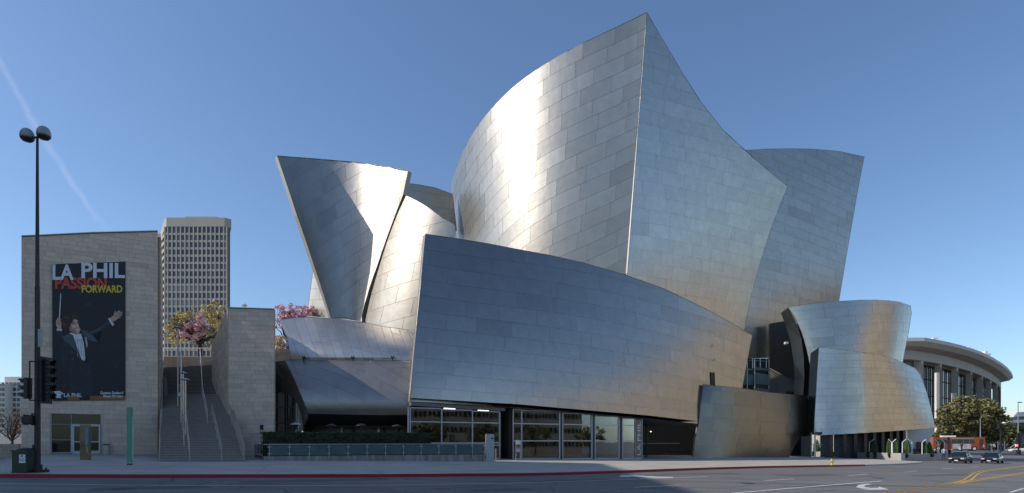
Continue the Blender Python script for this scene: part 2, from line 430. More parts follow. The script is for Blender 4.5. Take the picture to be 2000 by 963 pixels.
NF = Vector((.51, -.86, 0)).normalized()     # from the hall towards the road
class Wall:
    """vertical plane through two points; px -> point on it"""
    def __init__(s, a, b): s.a = Vector(a); s.b = Vector(b); d = s.b-s.a; d.z = 0; s.d = d.normalized(); s.n = Vector((s.d.y, -s.d.x, 0)); s.ax = (s.d, s.n, ZUP)
    def hit(s, px, py=None, off=0.0):
        u = (px-CX)/F; a = s.a+s.n*off; # a + k d has x = u*y
        k = (u*a.y-a.x)/(s.d.x-u*s.d.y); p = a+s.d*k
        z = 0 if py is None else EYE-(py-HZ)/F*p.y
        return Vector((p.x, p.y, z))
    def along(s, px): return (s.hit(px)-Vector((s.a.x, s.a.y, 0))).dot(s.d)
    def pt(s, k, z, off=0.0): p = s.a+s.d*k+s.n*off; return Vector((p.x, p.y, z))
# ============================================================ THE SETTING: ground, road, pavement, kerb
def grid_sheet(name, xs, ys, zf, m, kind='structure'):
    mb = MB(); vs = [(x, y, zf(x, y)) for y in ys for x in xs]; nx = len(xs)
    fs = [(j*nx+i, j*nx+i+1, (j+1)*nx+i+1, (j+1)*nx+i) for j in range(len(ys)-1) for i in range(nx-1)]
    mb.add(vs, fs); o = mb.build(name, m, None, smooth=True); o['kind'] = kind; return o
def asphalt_mat():
    m = mat('asphalt', (.15, .144, .136), .75, bump=.5, scale=14, var=.12, vscale=.35)
    n = m.node_tree.nodes; l = m.node_tree.links; b = n['Principled BSDF']
    src = b.inputs['Base Color'].links[0].from_socket
    tcn = n.new('ShaderNodeTexCoord'); mp = n.new('ShaderNodeMapping'); mp.inputs['Rotation'].default_value = (0, 0, -R(30.6)); mp.inputs['Scale'].default_value = (.03, .9, 1)
    l.new(tcn.outputs['Object'], mp.inputs[0]); nt = n.new('ShaderNodeTexNoise'); nt.inputs['Scale'].default_value = 1.0; nt.inputs['Detail'].default_value = 4; l.new(mp.outputs[0], nt.inputs['Vector'])
    n4 = n.new('ShaderNodeTexNoise'); n4.inputs['Scale'].default_value = 55; n4.inputs['Detail'].default_value = 2; l.new(tcn.outputs['Object'], n4.inputs['Vector'])
    a = n.new('ShaderNodeMapRange'); a.inputs[1].default_value = .3; a.inputs[2].default_value = .7; a.inputs[3].default_value = .78; a.inputs[4].default_value = 1.25; l.new(nt.outputs['Fac'], a.inputs[0])
    a4 = n.new('ShaderNodeMapRange'); a4.inputs[1].default_value = .3; a4.inputs[2].default_value = .7; a4.inputs[3].default_value = .72; a4.inputs[4].default_value = 1.3; l.new(n4.outputs['Fac'], a4.inputs[0])
    mu = n.new('ShaderNodeMath'); mu.operation = 'MULTIPLY'; l.new(a.outputs[0], mu.inputs[0]); l.new(a4.outputs[0], mu.inputs[1])
    v = n.new('ShaderNodeVectorMath'); v.operation = 'SCALE'; l.new(src, v.inputs[0]); l.new(mu.outputs[0], v.inputs['Scale']); l.new(v.outputs[0], b.inputs['Base Color'])
    return m
ASPH = asphalt_mat()
xs_ = [-3000, -1200, -500, -250, -150]+list(range(-130, 150, 5))+[160, 200, 300, 600, 1500, 3000]
ys_ = [-2000, -600, -200, -60]+list(range(-50, 230, 4))+[240, 300, 500, 1200, 3000]
grid_sheet('ground', xs_, ys_, lambda x, y: g(x, y)-.05, mat('earth', (.20, .19, .17), .95, var=.2, scale=.2))
grid_sheet('road', [x for x in range(-120, 181, 5)], [y for y in range(-24, 181, 3)], lambda x, y: g(x, y), ASPH)
KERB_PX = [(-260, 931), (0, 933), (250, 933.6), (500, 933), (750, 932), (1000, 930), (1100, 928), (1200, 924.5), (1300, 920.5), (1400, 916.8), (1500, 914), (1600, 912), (1690, 910.4), (1760, 908), (1800, 905.5)]
KB = [G(*p) for p in KERB_PX]
def resample(P, step):
    out = [P[0]]
    for a, b in zip(P, P[1:]):
        n = max(1, int((b-a).length/step))
        for i in range(1, n+1): out.append(a+(b-a)*(i/n))
    return out
c0 = KB[-1]
KB += [c0+Vector((1.3, 1.6, 0)), c0+Vector((1.8, 3.6, 0)), c0+Vector((1.2, 6.5, 0)), c0+Vector((-1.5, 12, 0)), c0+Vector((-6, 20, 0)), c0+Vector((-14, 34, 0))]
kl = resample(KB, 1.2)
split_i = min(range(len(kl)), key=lambda i: (kl[i]-G(1690, 910.4)).length)
RED = mat('red_kerb_paint', (.30, .012, .018), .6, var=.25, scale=6)
KC = mat('kerb_concrete', (.45, .43, .40), .8, var=.1)
def normal2(P, i):
    d = P[min(i+1, len(P)-1)]-P[max(i-1, 0)]; d.z = 0; d.normalize(); return Vector((-d.y, d.x, 0))
def gz(p, dz): return Vector((p.x, p.y, g(p.x, p.y)+dz))
for nm, i0, i1, m_ in (('red_kerb', 0, split_i, RED), ('kerb', split_i, len(kl)-1, KC)):
    vs = []; fs = []
    for i in range(i0, i1+1):
        p = kl[i]; nn = normal2(kl, i); vs += [gz(p, -.04), gz(p, KH-.02), gz(p+nn*.03, KH+.004), gz(p+nn*.24, KH+.004), gz(p+nn*.24, -.04)]
    for i in range(i1-i0):
        for k in range(4): fs.append((i*5+k, (i+1)*5+k, (i+1)*5+k+1, i*5+k+1))
    o = MB().add(vs, fs).build(nm, m_); o['kind'] = 'structure'
# pavement: strips from the kerb back under the buildings
vs = []; fs = []; offs_ = [0.24, 1.5, 3, 5, 8, 11, 14, 18, 24, 32, 44, 60]
for i in range(len(kl)):
    nn = Vector((-.51, .86, 0)) if i < len(kl)-24 else Vector((-.78, .62, 0))
    p = kl[i]+normal2(kl, i)*.24-nn*.24
    for k in offs_: vs.append(gz(p+nn*k, KH))
m_ = len(offs_)
for i in range(len(kl)-1):
    for k in range(m_-1): fs.append((i*m_+k, (i+1)*m_+k, (i+1)*m_+k+1, i*m_+k+1))
o = MB().add(vs, fs).build('pavement', mat('pavement_concrete', (.42, .385, .34), .82, bump=.3, scale=1.2, var=.16, vscale=.5), smooth=True); o['kind'] = 'structure'
# score joints of the pavement: shallow dark saw cuts, one object
jm = MB()
def jstrip(a, b, w=.025):
    d = (b-a); d.z = 0; d.normalize(); nn = Vector((-d.y, d.x, 0))*w/2; pts = resample([a, b], 2.5)
    for p, q in zip(pts, pts[1:]): jm.add([gz(p-nn, KH+.004), gz(q-nn, KH+.004), gz(q+nn, KH+.004), gz(p+nn, KH+.004)], [(0, 1, 2, 3)])
kA = G(0, 933); kl_s = [p for p in kl[:split_i+10]]
for off in (3.2, 6.4):
    for i in range(0, len(kl_s)-3, 3):
        jstrip(kl_s[i]+normal2(kl_s, i)*off, kl_s[i+3]+normal2(kl_s, i+3)*off)
for i in range(0, len(kl_s), 4): jstrip(kl_s[i]+normal2(kl_s, i)*.3, kl_s[i]+normal2(kl_s, i)*9.5, .02)
o = jm.build('pavement_joints', mat('joint', (.12, .12, .12), .9)); o['kind'] = 'structure'
# ---- road paint
PW = mat('road_paint_white', (.60, .59, .57), .7, var=.24, scale=3)
PY = mat('road_paint_yellow', (.68, .36, .03), .7, var=.14, scale=3)
PG_ = mat('asphalt_seam', (.27, .245, .225), .8, var=.15, scale=2)
def paint_line(pts, w, m, name, label=None, dz=.006):
    P = resample([G(*p) for p in pts], 1.0); vs = []; fs = []
    for i, p in enumerate(P):
        nn = normal2(P, i)*w/2; vs += [gz(p-nn, dz), gz(p+nn, dz)]
    for i in range(len(P)-1): fs.append((2*i, 2*i+1, 2*i+3, 2*i+2))
    o = MB().add(vs, fs).build(name, m); o['kind'] = 'structure'; return o
paint_line([(-200, 943), (0, 945), (250, 947.5), (500, 949), (750, 947.8), (1000, 943.8), (1200, 937.5), (1383, 931)], .13, PW, 'white_lane_line')
paint_line([(-150, 960), (0, 963.5), (60, 965)], .13, PW, 'white_lane_line')
paint_line([(700, 983), (900, 967), (1010, 962), (1250, 949.8), (1440, 962)][:0] or [(1430, 963.5), (1560, 952.5), (1722, 939.5)], .16, PW, 'white_lane_line')
for a, b in (((1238, 952), (1328, 947.3)), ((1492, 939), (1550, 935.3)), ((1657, 929), (1695, 926.2)), ((1766, 922), (1793, 920.2)), ((1840, 916.2), (1861, 914.8)), ((1897, 912.2), (1912, 911.2)), ((1973, 962), (2000, 954))):
    paint_line([a, b], .13, PW, 'white_lane_dash')
paint_line([(1505, 915.5), (1560, 917), (1700, 923.5), (1860, 932), (2050, 941)], .30, PG_, 'road_seam', dz=.004)
for dd in (-.16, .16):
    for pts in ([(1700, 968), (1745, 962.5), (1801, 953.6), (1861, 945), (1888, 938.7), (1897, 932), (1906, 924.5), (1921, 920), (1952, 916.4), (2000, 910), (2060, 903)],
                [(1700, 968), (1745, 962.5), (1801, 953.6), (1861, 945), (1901, 938.7), (1935, 933.5), (2000, 923.5), (2080, 912)]):
        P = resample([G(*p) for p in pts], .6)
        for _ in range(8): P = [P[0]]+[(P[i-1]+P[i]*2+P[i+1])/4 for i in range(1, len(P)-1)]+[P[-1]]
        vs = []; fs = []
        for i, p in enumerate(P):
            nn = normal2(P, i); vs += [gz(p+nn*(dd-.055), .008+(.002 if dd > 0 else 0)), gz(p+nn*(dd+.055), .008+(.002 if dd > 0 else 0))]
        for i in range(len(P)-1): fs.append((2*i, 2*i+1, 2*i+3, 2*i+2))
        o = MB().add(vs, fs).build('yellow_centre_line', PY); o['kind'] = 'structure'
def paint_poly(pts, m, name, label, group):
    P = [G(*p) for p in pts]; o = solo(MB().add([gz(p, .007) for p in P], [tuple(range(len(P)))]), name, m, label, 'road marking', group); return o
for nm, pts, lb in (('turn_arrow', [(1672, 952), (1676, 947.5), (1692, 945.2), (1705, 945.8), (1689, 948.2), (1688, 951.2), (1700, 953.2), (1716, 953), (1716, 950.5), (1736, 956.2), (1680, 957.3), (1700, 955.2), (1684, 954.4)], 'worn white turn arrow on the sunny asphalt left of the yellow lines'),
                    ('turn_arrow', [(1210, 931.5), (1213, 927.6), (1240, 927.8), (1262, 930), (1290, 931.5), (1314, 931.8), (1314, 933.3), (1275, 933.2), (1243, 932), (1230, 930.6), (1232, 931.9)], 'flattened white turn arrow beside the red kerb in front of the lobby glass')):
    paint_poly(pts, PW, nm, lb, None)
PATCH = mat('asphalt_patch', (.10, .098, .094), .85, bump=.4, scale=14, var=.2)
for px, py, L, w_ in ((620, 938.5, 7, 1.3), (1120, 939, 5, 1.1), (1350, 926, 9, 1.2), (1580, 928, 6, 1.5), (1620, 949, 5, .9), (1840, 928, 8, 1.4), (300, 953, 4, 1.2), (980, 957, 3, .8)):
    c = G(px, py); nn = Vector((-D.y, D.x, 0)); P = [c+D*(a*L/2*random.uniform(.9, 1.05))+nn*(b*w_/2*random.uniform(.85, 1.1)) for a, b in ((-1, -1), (0, -1.05), (1, -1), (1, 1), (.2, 1.04), (-1, 1))]
    MB().add([gz(p, .003) for p in P], [tuple(range(6))]).build('road_patch', PATCH)['kind'] = 'structure'
for px, py in ((860, 955), (1460, 944), (1715, 934), (240, 955)):
    c = G(px, py); MB().add([gz(c+Vector((math.cos(t)*.38, math.sin(t)*.38, 0)), .005) for t in [k*math.pi/10 for k in range(20)]], [tuple(range(20))]).build('manhole_cover', mat('iron', (.05, .045, .04), .6, .5, bump=.5, scale=12))['kind'] = 'structure'
crk = MB()
for _ in range(26):
    p = G(random.uniform(30, 1950), random.uniform(938, 962)); an = random.uniform(-.3, .3)+(.53 if random.random() < .6 else 2.1)
    for k in range(random.randint(6, 16)):
        an += random.uniform(-.5, .5); q = p+Vector((math.cos(an), math.sin(an), 0))*.5; nn = Vector((-math.sin(an), math.cos(an), 0))*random.uniform(.012, .03)
        crk.add([gz(p-nn, .0045), gz(q-nn, .0045), gz(q+nn, .0045), gz(p+nn, .0045)], [(0, 1, 2, 3)]); p = q
crk.build('road_cracks', mat('crack', (.028, .028, .028), .9))['kind'] = 'structure'
# ============================================================ THE CONCERT HALL
hall = empty('concert_hall', (0, 70, g(0, 70)), 'huge concert hall of curved brushed steel sails filling the middle of the street', 'concert hall')
def Wn(rows): return rows
# big bright convex sail
cladding(hall, 'metal_sail', [
    [(894, 860, 101), (975, 690, 84.8), (1085, 600, 78.8), (1225, 533, 77)],
    [(886, 600, 102), (970, 440, 84.5), (1100, 345, 78), (1244, 279, 76)],
    [(881, 365, 103), (964, 208, 84.2), (1112, 98, 77.4), (1263.5, 24, 75)]],
    16, .135, depth=.6, sub=(5, 2), tvar=.07, pillow=.04, tilt=.009, gap=.038, proud=.035)
# flat grey face right of the ridge
cladding(hall, 'metal_sail', [
    [(1216, 640, 77), (1330, 650, 84.5), (1450, 665, 90)],
    [(1238, 335, 76), (1375, 365, 84), (1510, 400, 89.2)],
    [(1263.5, 10, 75), (1430, 65, 83), (1590, 110, 88)]],
    23, .155, outline=[(1263.5, 24.5), (1292, 74), (1334, 145), (1370, 201), (1412, 254), (1444, 283), (1483, 318), (1538, 364), (1521, 406), (1504, 452), (1486, 509), (1468, 572), (1453, 648), (1225, 610), (1225.5, 533)],
    depth=.6, sub=(3, 1), tvar=.05, tilt=.006, jit=.1, m=STEELE, gap=.02)
# sail behind on the right
cladding(hall, 'metal_sail', [
    [(1400, 720, 97), (1560, 730, 103), (1740, 740, 114)],
    [(1400, 440, 96), (1560, 485, 102), (1720, 545, 111)],
    [(1400, 170, 95), (1560, 235, 101), (1720, 318, 110)]],
    26, .155, outline=[(1430, 300), (1458, 293.5), (1500, 291), (1540, 290.4), (1580, 291), (1640, 296), (1688, 306), (1665, 430), (1638, 590), (1620, 700), (1440, 700)],
    depth=.6, sub=(3, 1), tvar=.055, tilt=.005, jit=.1, m=STEELB)
# front band, blue on the left, turning on the right
FRONT = cladding(hall, 'metal_band', [
    [(801, 785, 48.8), (1000, 797, 54.2), (1254, 818, 65.5), (1462, 836, 79)],
    [(815, 621, 50.3), (1005, 645, 56), (1240, 680, 66.5), (1468, 740, 79)],
    [(831, 457.5, 53.6), (1005, 482, 59.5), (1224, 520, 68), (1478, 600, 79)]],
    11, .112, outline=[(831, 457.5), (890, 466), (950, 475.5), (1004, 486), (1070, 498), (1137, 513), (1224, 538), (1299, 565), (1387, 608), (1430, 632), (1469, 655), (1460, 700), (1449, 762), (1410, 780), (1372, 790), (1366, 829), (1254, 818), (1100, 803.5), (1000, 797), (900, 790.5), (801, 785)],
    depth=.35, sub=(4, 2), tvar=.045, tilt=.004, pillow=.015, jit=.12, gap=.022, m=STEELB)
# left pair of sails
cladding(hall, 'metal_sail', [
    [(648, 640, 70), (690, 632, 71), (722, 640, 69.6), (760, 640, 66.8)],
    [(598, 470, 69.5), (668, 468, 72), (735, 470, 70.6), (790, 480, 66.5)],
    [(541.5, 304.5, 69), (640, 296, 72.8), (735, 290, 71.6), (820, 300, 66)]],
    12, .19, outline=[(541.5, 304.5), (600, 309), (660, 314), (719, 320), (760, 326.5), (797, 334), (788, 380), (765, 440), (737, 520), (707, 617), (708, 632), (700, 628), (647, 622), (613, 517), (580, 420)],
    shear=-.38, depth=.5, sub=(4, 2), tvar=.05, tilt=.005, jit=.12)
cladding(hall, 'metal_sail', [
    [(688, 650, 72.6), (745, 655, 68.4), (812, 660, 66), (880, 665, 65.5)],
    [(733, 500, 71.4), (782, 495, 67.6), (840, 500, 65.6), (895, 508, 65.2)],
    [(776, 340, 70.3), (822, 335, 66.8), (868, 345, 65.2), (915, 355, 65)]],
    9, .28, outline=[(785, 379), (810, 390), (835, 404), (865, 426), (888.5, 439), (890, 480), (840, 652), (760, 640), (700, 634), (730, 522), (760, 442)],
    depth=.5, shear=-.22, sub=(4, 2), tvar=.07, tilt=.006, jit=.12)
cladding(hall, 'metal_sail', [[(780, 480, 92), (900, 480, 97)], [(780, 340, 92), (900, 365, 97)]], 5, .9,
    outline=[(791, 357.5), (820, 361), (850, 367), (884, 379), (892, 450), (860, 470), (791, 430)], depth=.5, sub=(2, 1), tvar=.03)
cladding(hall, 'metal_sail', [[(594, 650, 79), (662, 650, 76)], [(606, 500, 79), (640, 500, 76)]], 7, .7,
    outline=[(613, 516), (632, 560), (652, 628), (600, 628), (603, 590)], depth=.5, sub=(2, 1), tvar=.04)
# cafe vaults
VA = W(545, 626, 59); 
cladding(hall, 'vault_roof', [
    [(560, 712, 54), (680, 712, 54.4), (810, 712, 55)],
    [(552, 672, 54.6), (680, 670, 55), (809, 685, 55.6)],
    [(541, 612, 60), (680, 617, 61), (808, 648, 60)]],
    14, .48, outline=[(546, 625.5), (575, 621.5), (610, 620.5), (650, 622.5), (700, 629), (755, 639.5), (808, 647.5), (808, 708), (567, 708), (566, 690), (562, 665), (555, 643)],
    vertical=True, shear=.12, depth=.3, m=STEELC, sub=(4, 1), tvar=.05, tilt=.004, pillow=.004, gap=.04)
VLO = cladding(hall, 'vault_roof', [
    [(604, 812, 50.5), (700, 812, 51), (803, 812, 51.6)],
    [(578, 750, 50.8), (700, 752, 51.3), (803, 758, 51.9)],
    [(545, 694, 54.5), (690, 694, 55), (803, 700, 55)]],
    4.2, .26, outline=[(556, 704.5), (600, 702), (700, 702.5), (770, 704), (803, 707), (803, 757), (801, 811), (602, 807.5), (587, 770), (570, 731)],
    shear=.85, depth=.3, sub=(3, 3), tvar=.06, tilt=.004, pillow=.006, jit=.1, gap=.03, m=STEELF)
# lower right fold at the pavement
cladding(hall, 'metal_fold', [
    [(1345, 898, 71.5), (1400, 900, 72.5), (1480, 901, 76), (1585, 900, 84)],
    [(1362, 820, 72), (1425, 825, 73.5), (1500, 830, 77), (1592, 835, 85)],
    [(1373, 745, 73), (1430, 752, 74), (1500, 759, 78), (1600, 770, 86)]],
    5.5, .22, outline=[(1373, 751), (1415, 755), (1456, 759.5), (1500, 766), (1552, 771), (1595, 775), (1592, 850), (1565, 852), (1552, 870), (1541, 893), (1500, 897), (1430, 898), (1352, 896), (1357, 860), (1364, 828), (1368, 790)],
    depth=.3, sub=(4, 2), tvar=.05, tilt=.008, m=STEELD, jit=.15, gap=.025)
# right pods
cladding(hall, 'metal_pod', [
    [(1588, 770, 86.5), (1650, 770, 85.5), (1715, 765, 87.5), (1766, 760, 94)],
    [(1572, 680, 87), (1640, 675, 86), (1715, 668, 88), (1775, 665, 94)],
    [(1530, 590, 88), (1620, 583, 86.5), (1710, 578, 88.5), (1786, 585, 95)]],
    10, .19, outline=[(1539, 600.5), (1560, 597), (1583, 594), (1612, 590.5), (1646, 588), (1680, 586.3), (1709, 586), (1735, 587.3), (1756, 590), (1778, 597), (1780, 611), (1774, 651), (1763, 706), (1755, 720), (1590, 720), (1582, 715), (1566, 650), (1553, 620)],
    depth=.4, sub=(4, 2), tvar=.05, tilt=.005, jit=.1, gap=.025, m=STEELE)
cladding(hall, 'metal_pod', [
    [(1589, 852, 81.5), (1660, 848, 80.5), (1745, 843, 83), (1829, 836, 89)],
    [(1593, 766, 82), (1665, 765, 81), (1740, 765, 83.3), (1814, 775, 90)],
    [(1599, 677, 82.5), (1670, 676, 81.3), (1730, 680, 84), (1795, 700, 91)]],
    13, .15, outline=[(1599.5, 678.5), (1635, 682), (1673, 687.5), (1705, 692), (1748, 702), (1788, 720), (1798, 733), (1808, 761), (1818, 797), (1826.5, 836), (1772, 840), (1680, 846), (1589.5, 851), (1594, 766)],
    depth=.4, sub=(4, 2), tvar=.05, tilt=.005, jit=.1, gap=.025, m=STEELE)
# curved thick rim of the upper pod and the dark returns beside it
def ribbon(name, L, Rr, m, thick=.15):
    mb = MB(); n = len(L); P = [W(*p) for p in L]; Q = [W(*p) for p in Rr]; b = [Vector((0, thick, 0))]*n
    mb.add(P+Q, [(i, i+1, n+i+1, n+i) for i in range(n-1)]); vs = [p+Vector((0, thick, 0)) for p in P+Q]
    mb.add(vs, [(i, n+i, n+i+1, i+1) for i in range(n-1)]); k = MB(); 
    mb.add(P+[p+Vector((0, thick, 0)) for p in P], [(i, n+i, n+i+1, i+1) for i in range(n-1)])
    mb.add(Q+[p+Vector((0, thick, 0)) for p in Q], [(i, i+1, n+i+1, n+i) for i in range(n-1)])
    return mb.build(name, m, hall, smooth=False)
ribbon('pod_rim', [(1526, 611, 91), (1536, 636, 91), (1545, 668, 90.5), (1551, 705, 90), (1553, 740, 90), (1551, 772, 90)],
       [(1540, 600.5, 88), (1554, 628, 87.6), (1565, 660, 87.2), (1570, 700, 87), (1571, 740, 86.6), (1568, 776, 86.4)], mat('rim_steel', (.22, .19, .16), .45, .8))
ribbon('dark_return', [(1560, 640, 90.3), (1566, 700, 89.8), (1566, 860, 88), (1566, 896, 88)], [(1600, 640, 89), (1599, 700, 86.5), (1594, 860, 83.5), (1592, 896, 83.5)], mat('return_dark', (.02, .019, .018), .7))  # near-black colour stands in for the deep shade beside the pod
ribbon('dark_return', [(1584, 690, 84.2), (1580, 770, 83.8), (1576, 851, 83.2)], [(1599.5, 678.5, 82.8), (1594, 766, 82.3), (1589.5, 851, 81.8)], mat('return_steel2', (.07, .063, .056), .45, .8))
# recess between the big sails and the pods
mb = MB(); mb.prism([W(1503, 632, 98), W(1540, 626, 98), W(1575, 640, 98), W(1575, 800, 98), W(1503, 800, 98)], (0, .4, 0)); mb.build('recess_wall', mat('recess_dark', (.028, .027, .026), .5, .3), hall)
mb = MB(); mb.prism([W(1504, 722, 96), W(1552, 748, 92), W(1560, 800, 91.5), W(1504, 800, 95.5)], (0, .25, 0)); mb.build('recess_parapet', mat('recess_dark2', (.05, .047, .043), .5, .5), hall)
mb = MB(); mb.tube([W(1504, 720, 96), W(1553, 747, 92)], .12, 6); mb.build('parapet_cap', DARKM, hall)
mb = MB(); mb.box(W(1535.5, 670, 97.2), (.5, .5, .35)); mb.tube([W(1535.5, 671, 97.2), W(1535.5, 675, 97.8)], .06, 5); mb.build('security_camera', WHITE, hall)
TEAL = mat('teal_blind', (.16, .22, .22), .4, var=.2, scale=.6)
wx = [(1445, 1472), (1476, 1503)]; wy = [(716, 724), (727, 752), (756, 772)]
for (xa, xb) in wx:
    for (ya, yb) in wy:
        w = MB().prism([W(xa, ya, 93), W(xb, ya+4, 93.6), W(xb, yb+2, 93.6), W(xa, yb, 93)], (0, .08, 0)).build('window', mat('window_frame_metal', (.07, .08, .08), .4, .5), hall)
        MB().prism([W(xa+1, ya+1, 92.95), W(xb-1, ya+5, 93.55), W(xb-1, yb, 93.55), W(xa+1, yb-2, 92.95)], (0, .03, 0)).build('pane', TEAL, w)
for x in (1459.5, 1474, 1502): MB().tube([W(x, 770, 92.8), W(x, 702, 92.8)], .09 if x == 1474 else .05, 5).build('mullion', RAILM, hall)
MB().tube([W(1450, 703, 92.8), W(1504, 706, 93.4)], .05, 5).build('balcony_rail', RAILM, hall)
for x in (1456, 1470, 1485, 1497): MB().tube([W(x, 720, 93.0), W(x, 700, 93.0)], .05, 5).build('balcony_post', RAILM, hall)
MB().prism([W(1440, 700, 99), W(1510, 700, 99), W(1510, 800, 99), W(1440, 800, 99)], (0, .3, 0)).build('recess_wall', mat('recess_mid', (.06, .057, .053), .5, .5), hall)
# small square opening in the front band
P0 = FRONT.inv(1391, 741)
q = Vector(FRONT.at(*P0)); n_ = Vector(FRONT.nrm(*P0)); mb = MB(); dd_ = Vector((n_.y*-1, n_.x, 0)).normalized()
mb.box(q+n_*.09, (.85, .06, 1.75), (dd_, n_, n_.cross(dd_))); o = mb.build('opening', DARKM, hall)
# edges of the front band: bright left return
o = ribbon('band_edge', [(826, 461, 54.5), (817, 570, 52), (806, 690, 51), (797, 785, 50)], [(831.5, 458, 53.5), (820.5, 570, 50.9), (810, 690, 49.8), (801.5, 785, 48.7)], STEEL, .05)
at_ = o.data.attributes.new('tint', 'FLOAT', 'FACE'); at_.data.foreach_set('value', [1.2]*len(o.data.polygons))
o = ribbon('band_edge', [(797, 706, 56), (797, 790, 55.5), (795, 812, 55)], [(810, 640, 52), (806, 720, 51.4), (800, 812, 51)], STEELB, .05)
at_ = o.data.attributes.new('tint', 'FLOAT', 'FACE'); at_.data.foreach_set('value', [.9]*len(o.data.polygons))
# cafe: shaded end wall with arched window, soffit, patio back wall
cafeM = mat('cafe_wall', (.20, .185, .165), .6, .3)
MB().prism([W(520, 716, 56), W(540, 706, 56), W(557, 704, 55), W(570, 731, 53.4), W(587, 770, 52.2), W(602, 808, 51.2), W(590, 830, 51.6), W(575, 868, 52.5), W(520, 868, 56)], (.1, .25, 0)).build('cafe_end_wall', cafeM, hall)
mb = MB(); arch = [(536, 769), (548, 766), (560, 768), (569, 775), (573, 790), (574, 842), (536, 842)]
def on(p, Y0=54.3, k=-.035): return W(p[0], p[1], Y0+k*(p[0]-536))
mb.prism([on(p) for p in arch], (0, .05, 0)); w = mb.build('arched_window', GLASSD, hall)
for x in (537, 557, 572): MB().tube([on((x, 842), 54.1), on((x, 768 if x < 560 else 778), 54.1)], .06, 5).build('mullion', DARKM, w)
for y in (795, 826): MB().tube([on((536, y), 54.1), on((574, y), 54.1)], .05, 5).build('transom', RAILM, w)
mb = MB(); mb.prism([on(p, 53.2) for p in [(577, 792), (579, 786), (582, 790), (590, 815), (592, 842), (577, 842)]], (0, .05, 0)); w = mb.build('arched_window', GLASSD, hall)
MB().tube([on((580, 842), 53.1), on((580, 788), 53.1)], .05, 5).build('mullion', RAILM, w)
MB().prism([W(602, 808.5, 50.6), W(801, 811.5, 51.4), W(801, 832, 56), W(588, 830, 55)], (0, .3, .25)).build('soffit', BLACK, hall)
MB().prism([W(588, 826, 55.2), W(801, 830, 56.2), W(801, 836, 56.2), W(588, 834, 55.2)], (0, .3, 0)).build('soffit_edge', BLACK, hall)
wl_ = Wall(G(560, 890) * 1.0, G(560, 890)+D*20)
pw = Wall(W(592, 880, 57), W(800, 880, 58.5))
MB().prism([pw.hit(592, 832), pw.hit(800, 832), pw.hit(800, 890), pw.hit(592, 890)], (0, .2, 0)).build('patio_glass', mat('patio_inner', (.10, .085, .06), .3, var=.5, scale=.9), hall)
for x in (598, 606, 668, 690, 740, 750, 777): MB().box(pw.hit(x, 856, .25), (.22, .22, 3.0)).build('patio_column', DARKM if x % 4 else ALU, hall)
# ---- lobby glazing under the band
LW = Wall(GS(797, 897), GS(1252, 896.5)); lob = LW
zf = lambda k: g(*(LW.pt(k, 0).xy))+KH
def glaz(xs, z_rows, topf, gmat=GLASS, door=None, wall=LW, frame=ALU, fw=.09):
    for i in range(len(xs)-1):
        k0 = wall.along(xs[i]); k1 = wall.along(xs[i+1]); km = (k0+k1)/2
        z0 = zf(km)+.05; zt = topf((xs[i]+xs[i+1])/2); rows = [z0]+[z for z in z_rows if z0+.2 < z < zt-.2]+[zt]
        for za, zb in zip(rows, rows[1:]):
            MB().box((wall.pt(k0, za)+wall.pt(k1, zb))/2, (k1-k0-fw, .03, zb-za-fw), wall.ax).build('pane', gmat, hall)
        for z in rows: MB().box(wall.pt(km, z, .04), (k1-k0-fw, .10, fw), wall.ax).build('transom', frame, hall)
    for x in xs:
        k = wall.along(x); MB().box(wall.pt(k, (zf(k)+topf(x))/2, .05), (fw, .14, topf(x)-zf(k)), wall.ax).build('mullion', frame, hall)
def bandz(x):  # height of the band's underside on the lobby plane
    ys = np.interp(x, [797, 1000, 1100, 1254, 1366], [787, 799, 805.5, 820, 830.5]); return LW.hit(x, float(ys)).z
glaz([797, 800.5, 862, 922, 975], [LW.hit(830, 870).z, LW.hit(830, 857).z-.35, LW.hit(830, 824).z], lambda x: bandz(x)-.35)
glaz([1001, 1018, 1092], [LW.hit(1050, 861).z, LW.hit(1050, 828).z], bandz)
glaz([1098, 1155], [LW.hit(1050, 861).z, LW.hit(1050, 828).z], bandz)
glaz([1161, 1208], [LW.hit(1050, 861).z, LW.hit(1050, 828).z], bandz)
glaz([1214.5, 1241, 1252.5], [LW.hit(1050, 861).z, LW.hit(1050, 828).z], bandz)
for x in (1095, 1158, 1211.3):
    k = LW.along(x); MB().box(LW.pt(k, (zf(k)+bandz(x))/2, -.12), (.42, .4, bandz(x)-zf(k)+.3), LW.ax).build('lobby_column', mat('column_blue', (.05, .06, .08), .4, .5), hall)
# soffit, canopy edge, interior
a = LW.pt(LW.along(790), 0); b = LW.pt(LW.along(1372), 0)
def LH(x, z, off): p = LW.hit(x, None, off); return Vector((p.x, p.y, z))
def LP(x, z, off): p = LW.pt(LW.along(x), z, off); return p
zs = bandz(797)+.02
MB().box((LH(801, zs, .1)+LH(984, bandz(986), .1))/2-ZUP*.1, ((LH(984, bandz(986), .1)-LH(801, zs, .1)).length, .5, .28), ((LH(984, bandz(986), .1)-LH(801, zs, .1)).normalized(), LW.n, ZUP)).build('canopy_edge', mat('canopy_paint', (.16, .15, .14), .6), hall)
sof = [LH(801, bandz(797)+.1, .3), LP(1000, bandz(1000)+.1, .9), LP(1254, bandz(1254)+.12, .9), LH(1364, bandz(1366)+.12, .3), LP(1372, bandz(1366)+.12, -14), LH(806, bandz(797)+.1, -14)]
MB().add(sof+[p+Vector((0, 0, .3)) for p in sof], [(0, 1, 5), (1, 2, 5), (2, 4, 5), (2, 3, 4), (6, 11, 7), (7, 11, 8), (8, 11, 10), (8, 10, 9)]).build('lobby_ceiling', mat('ceiling_grey', (.10, .10, .09), .8), hall)
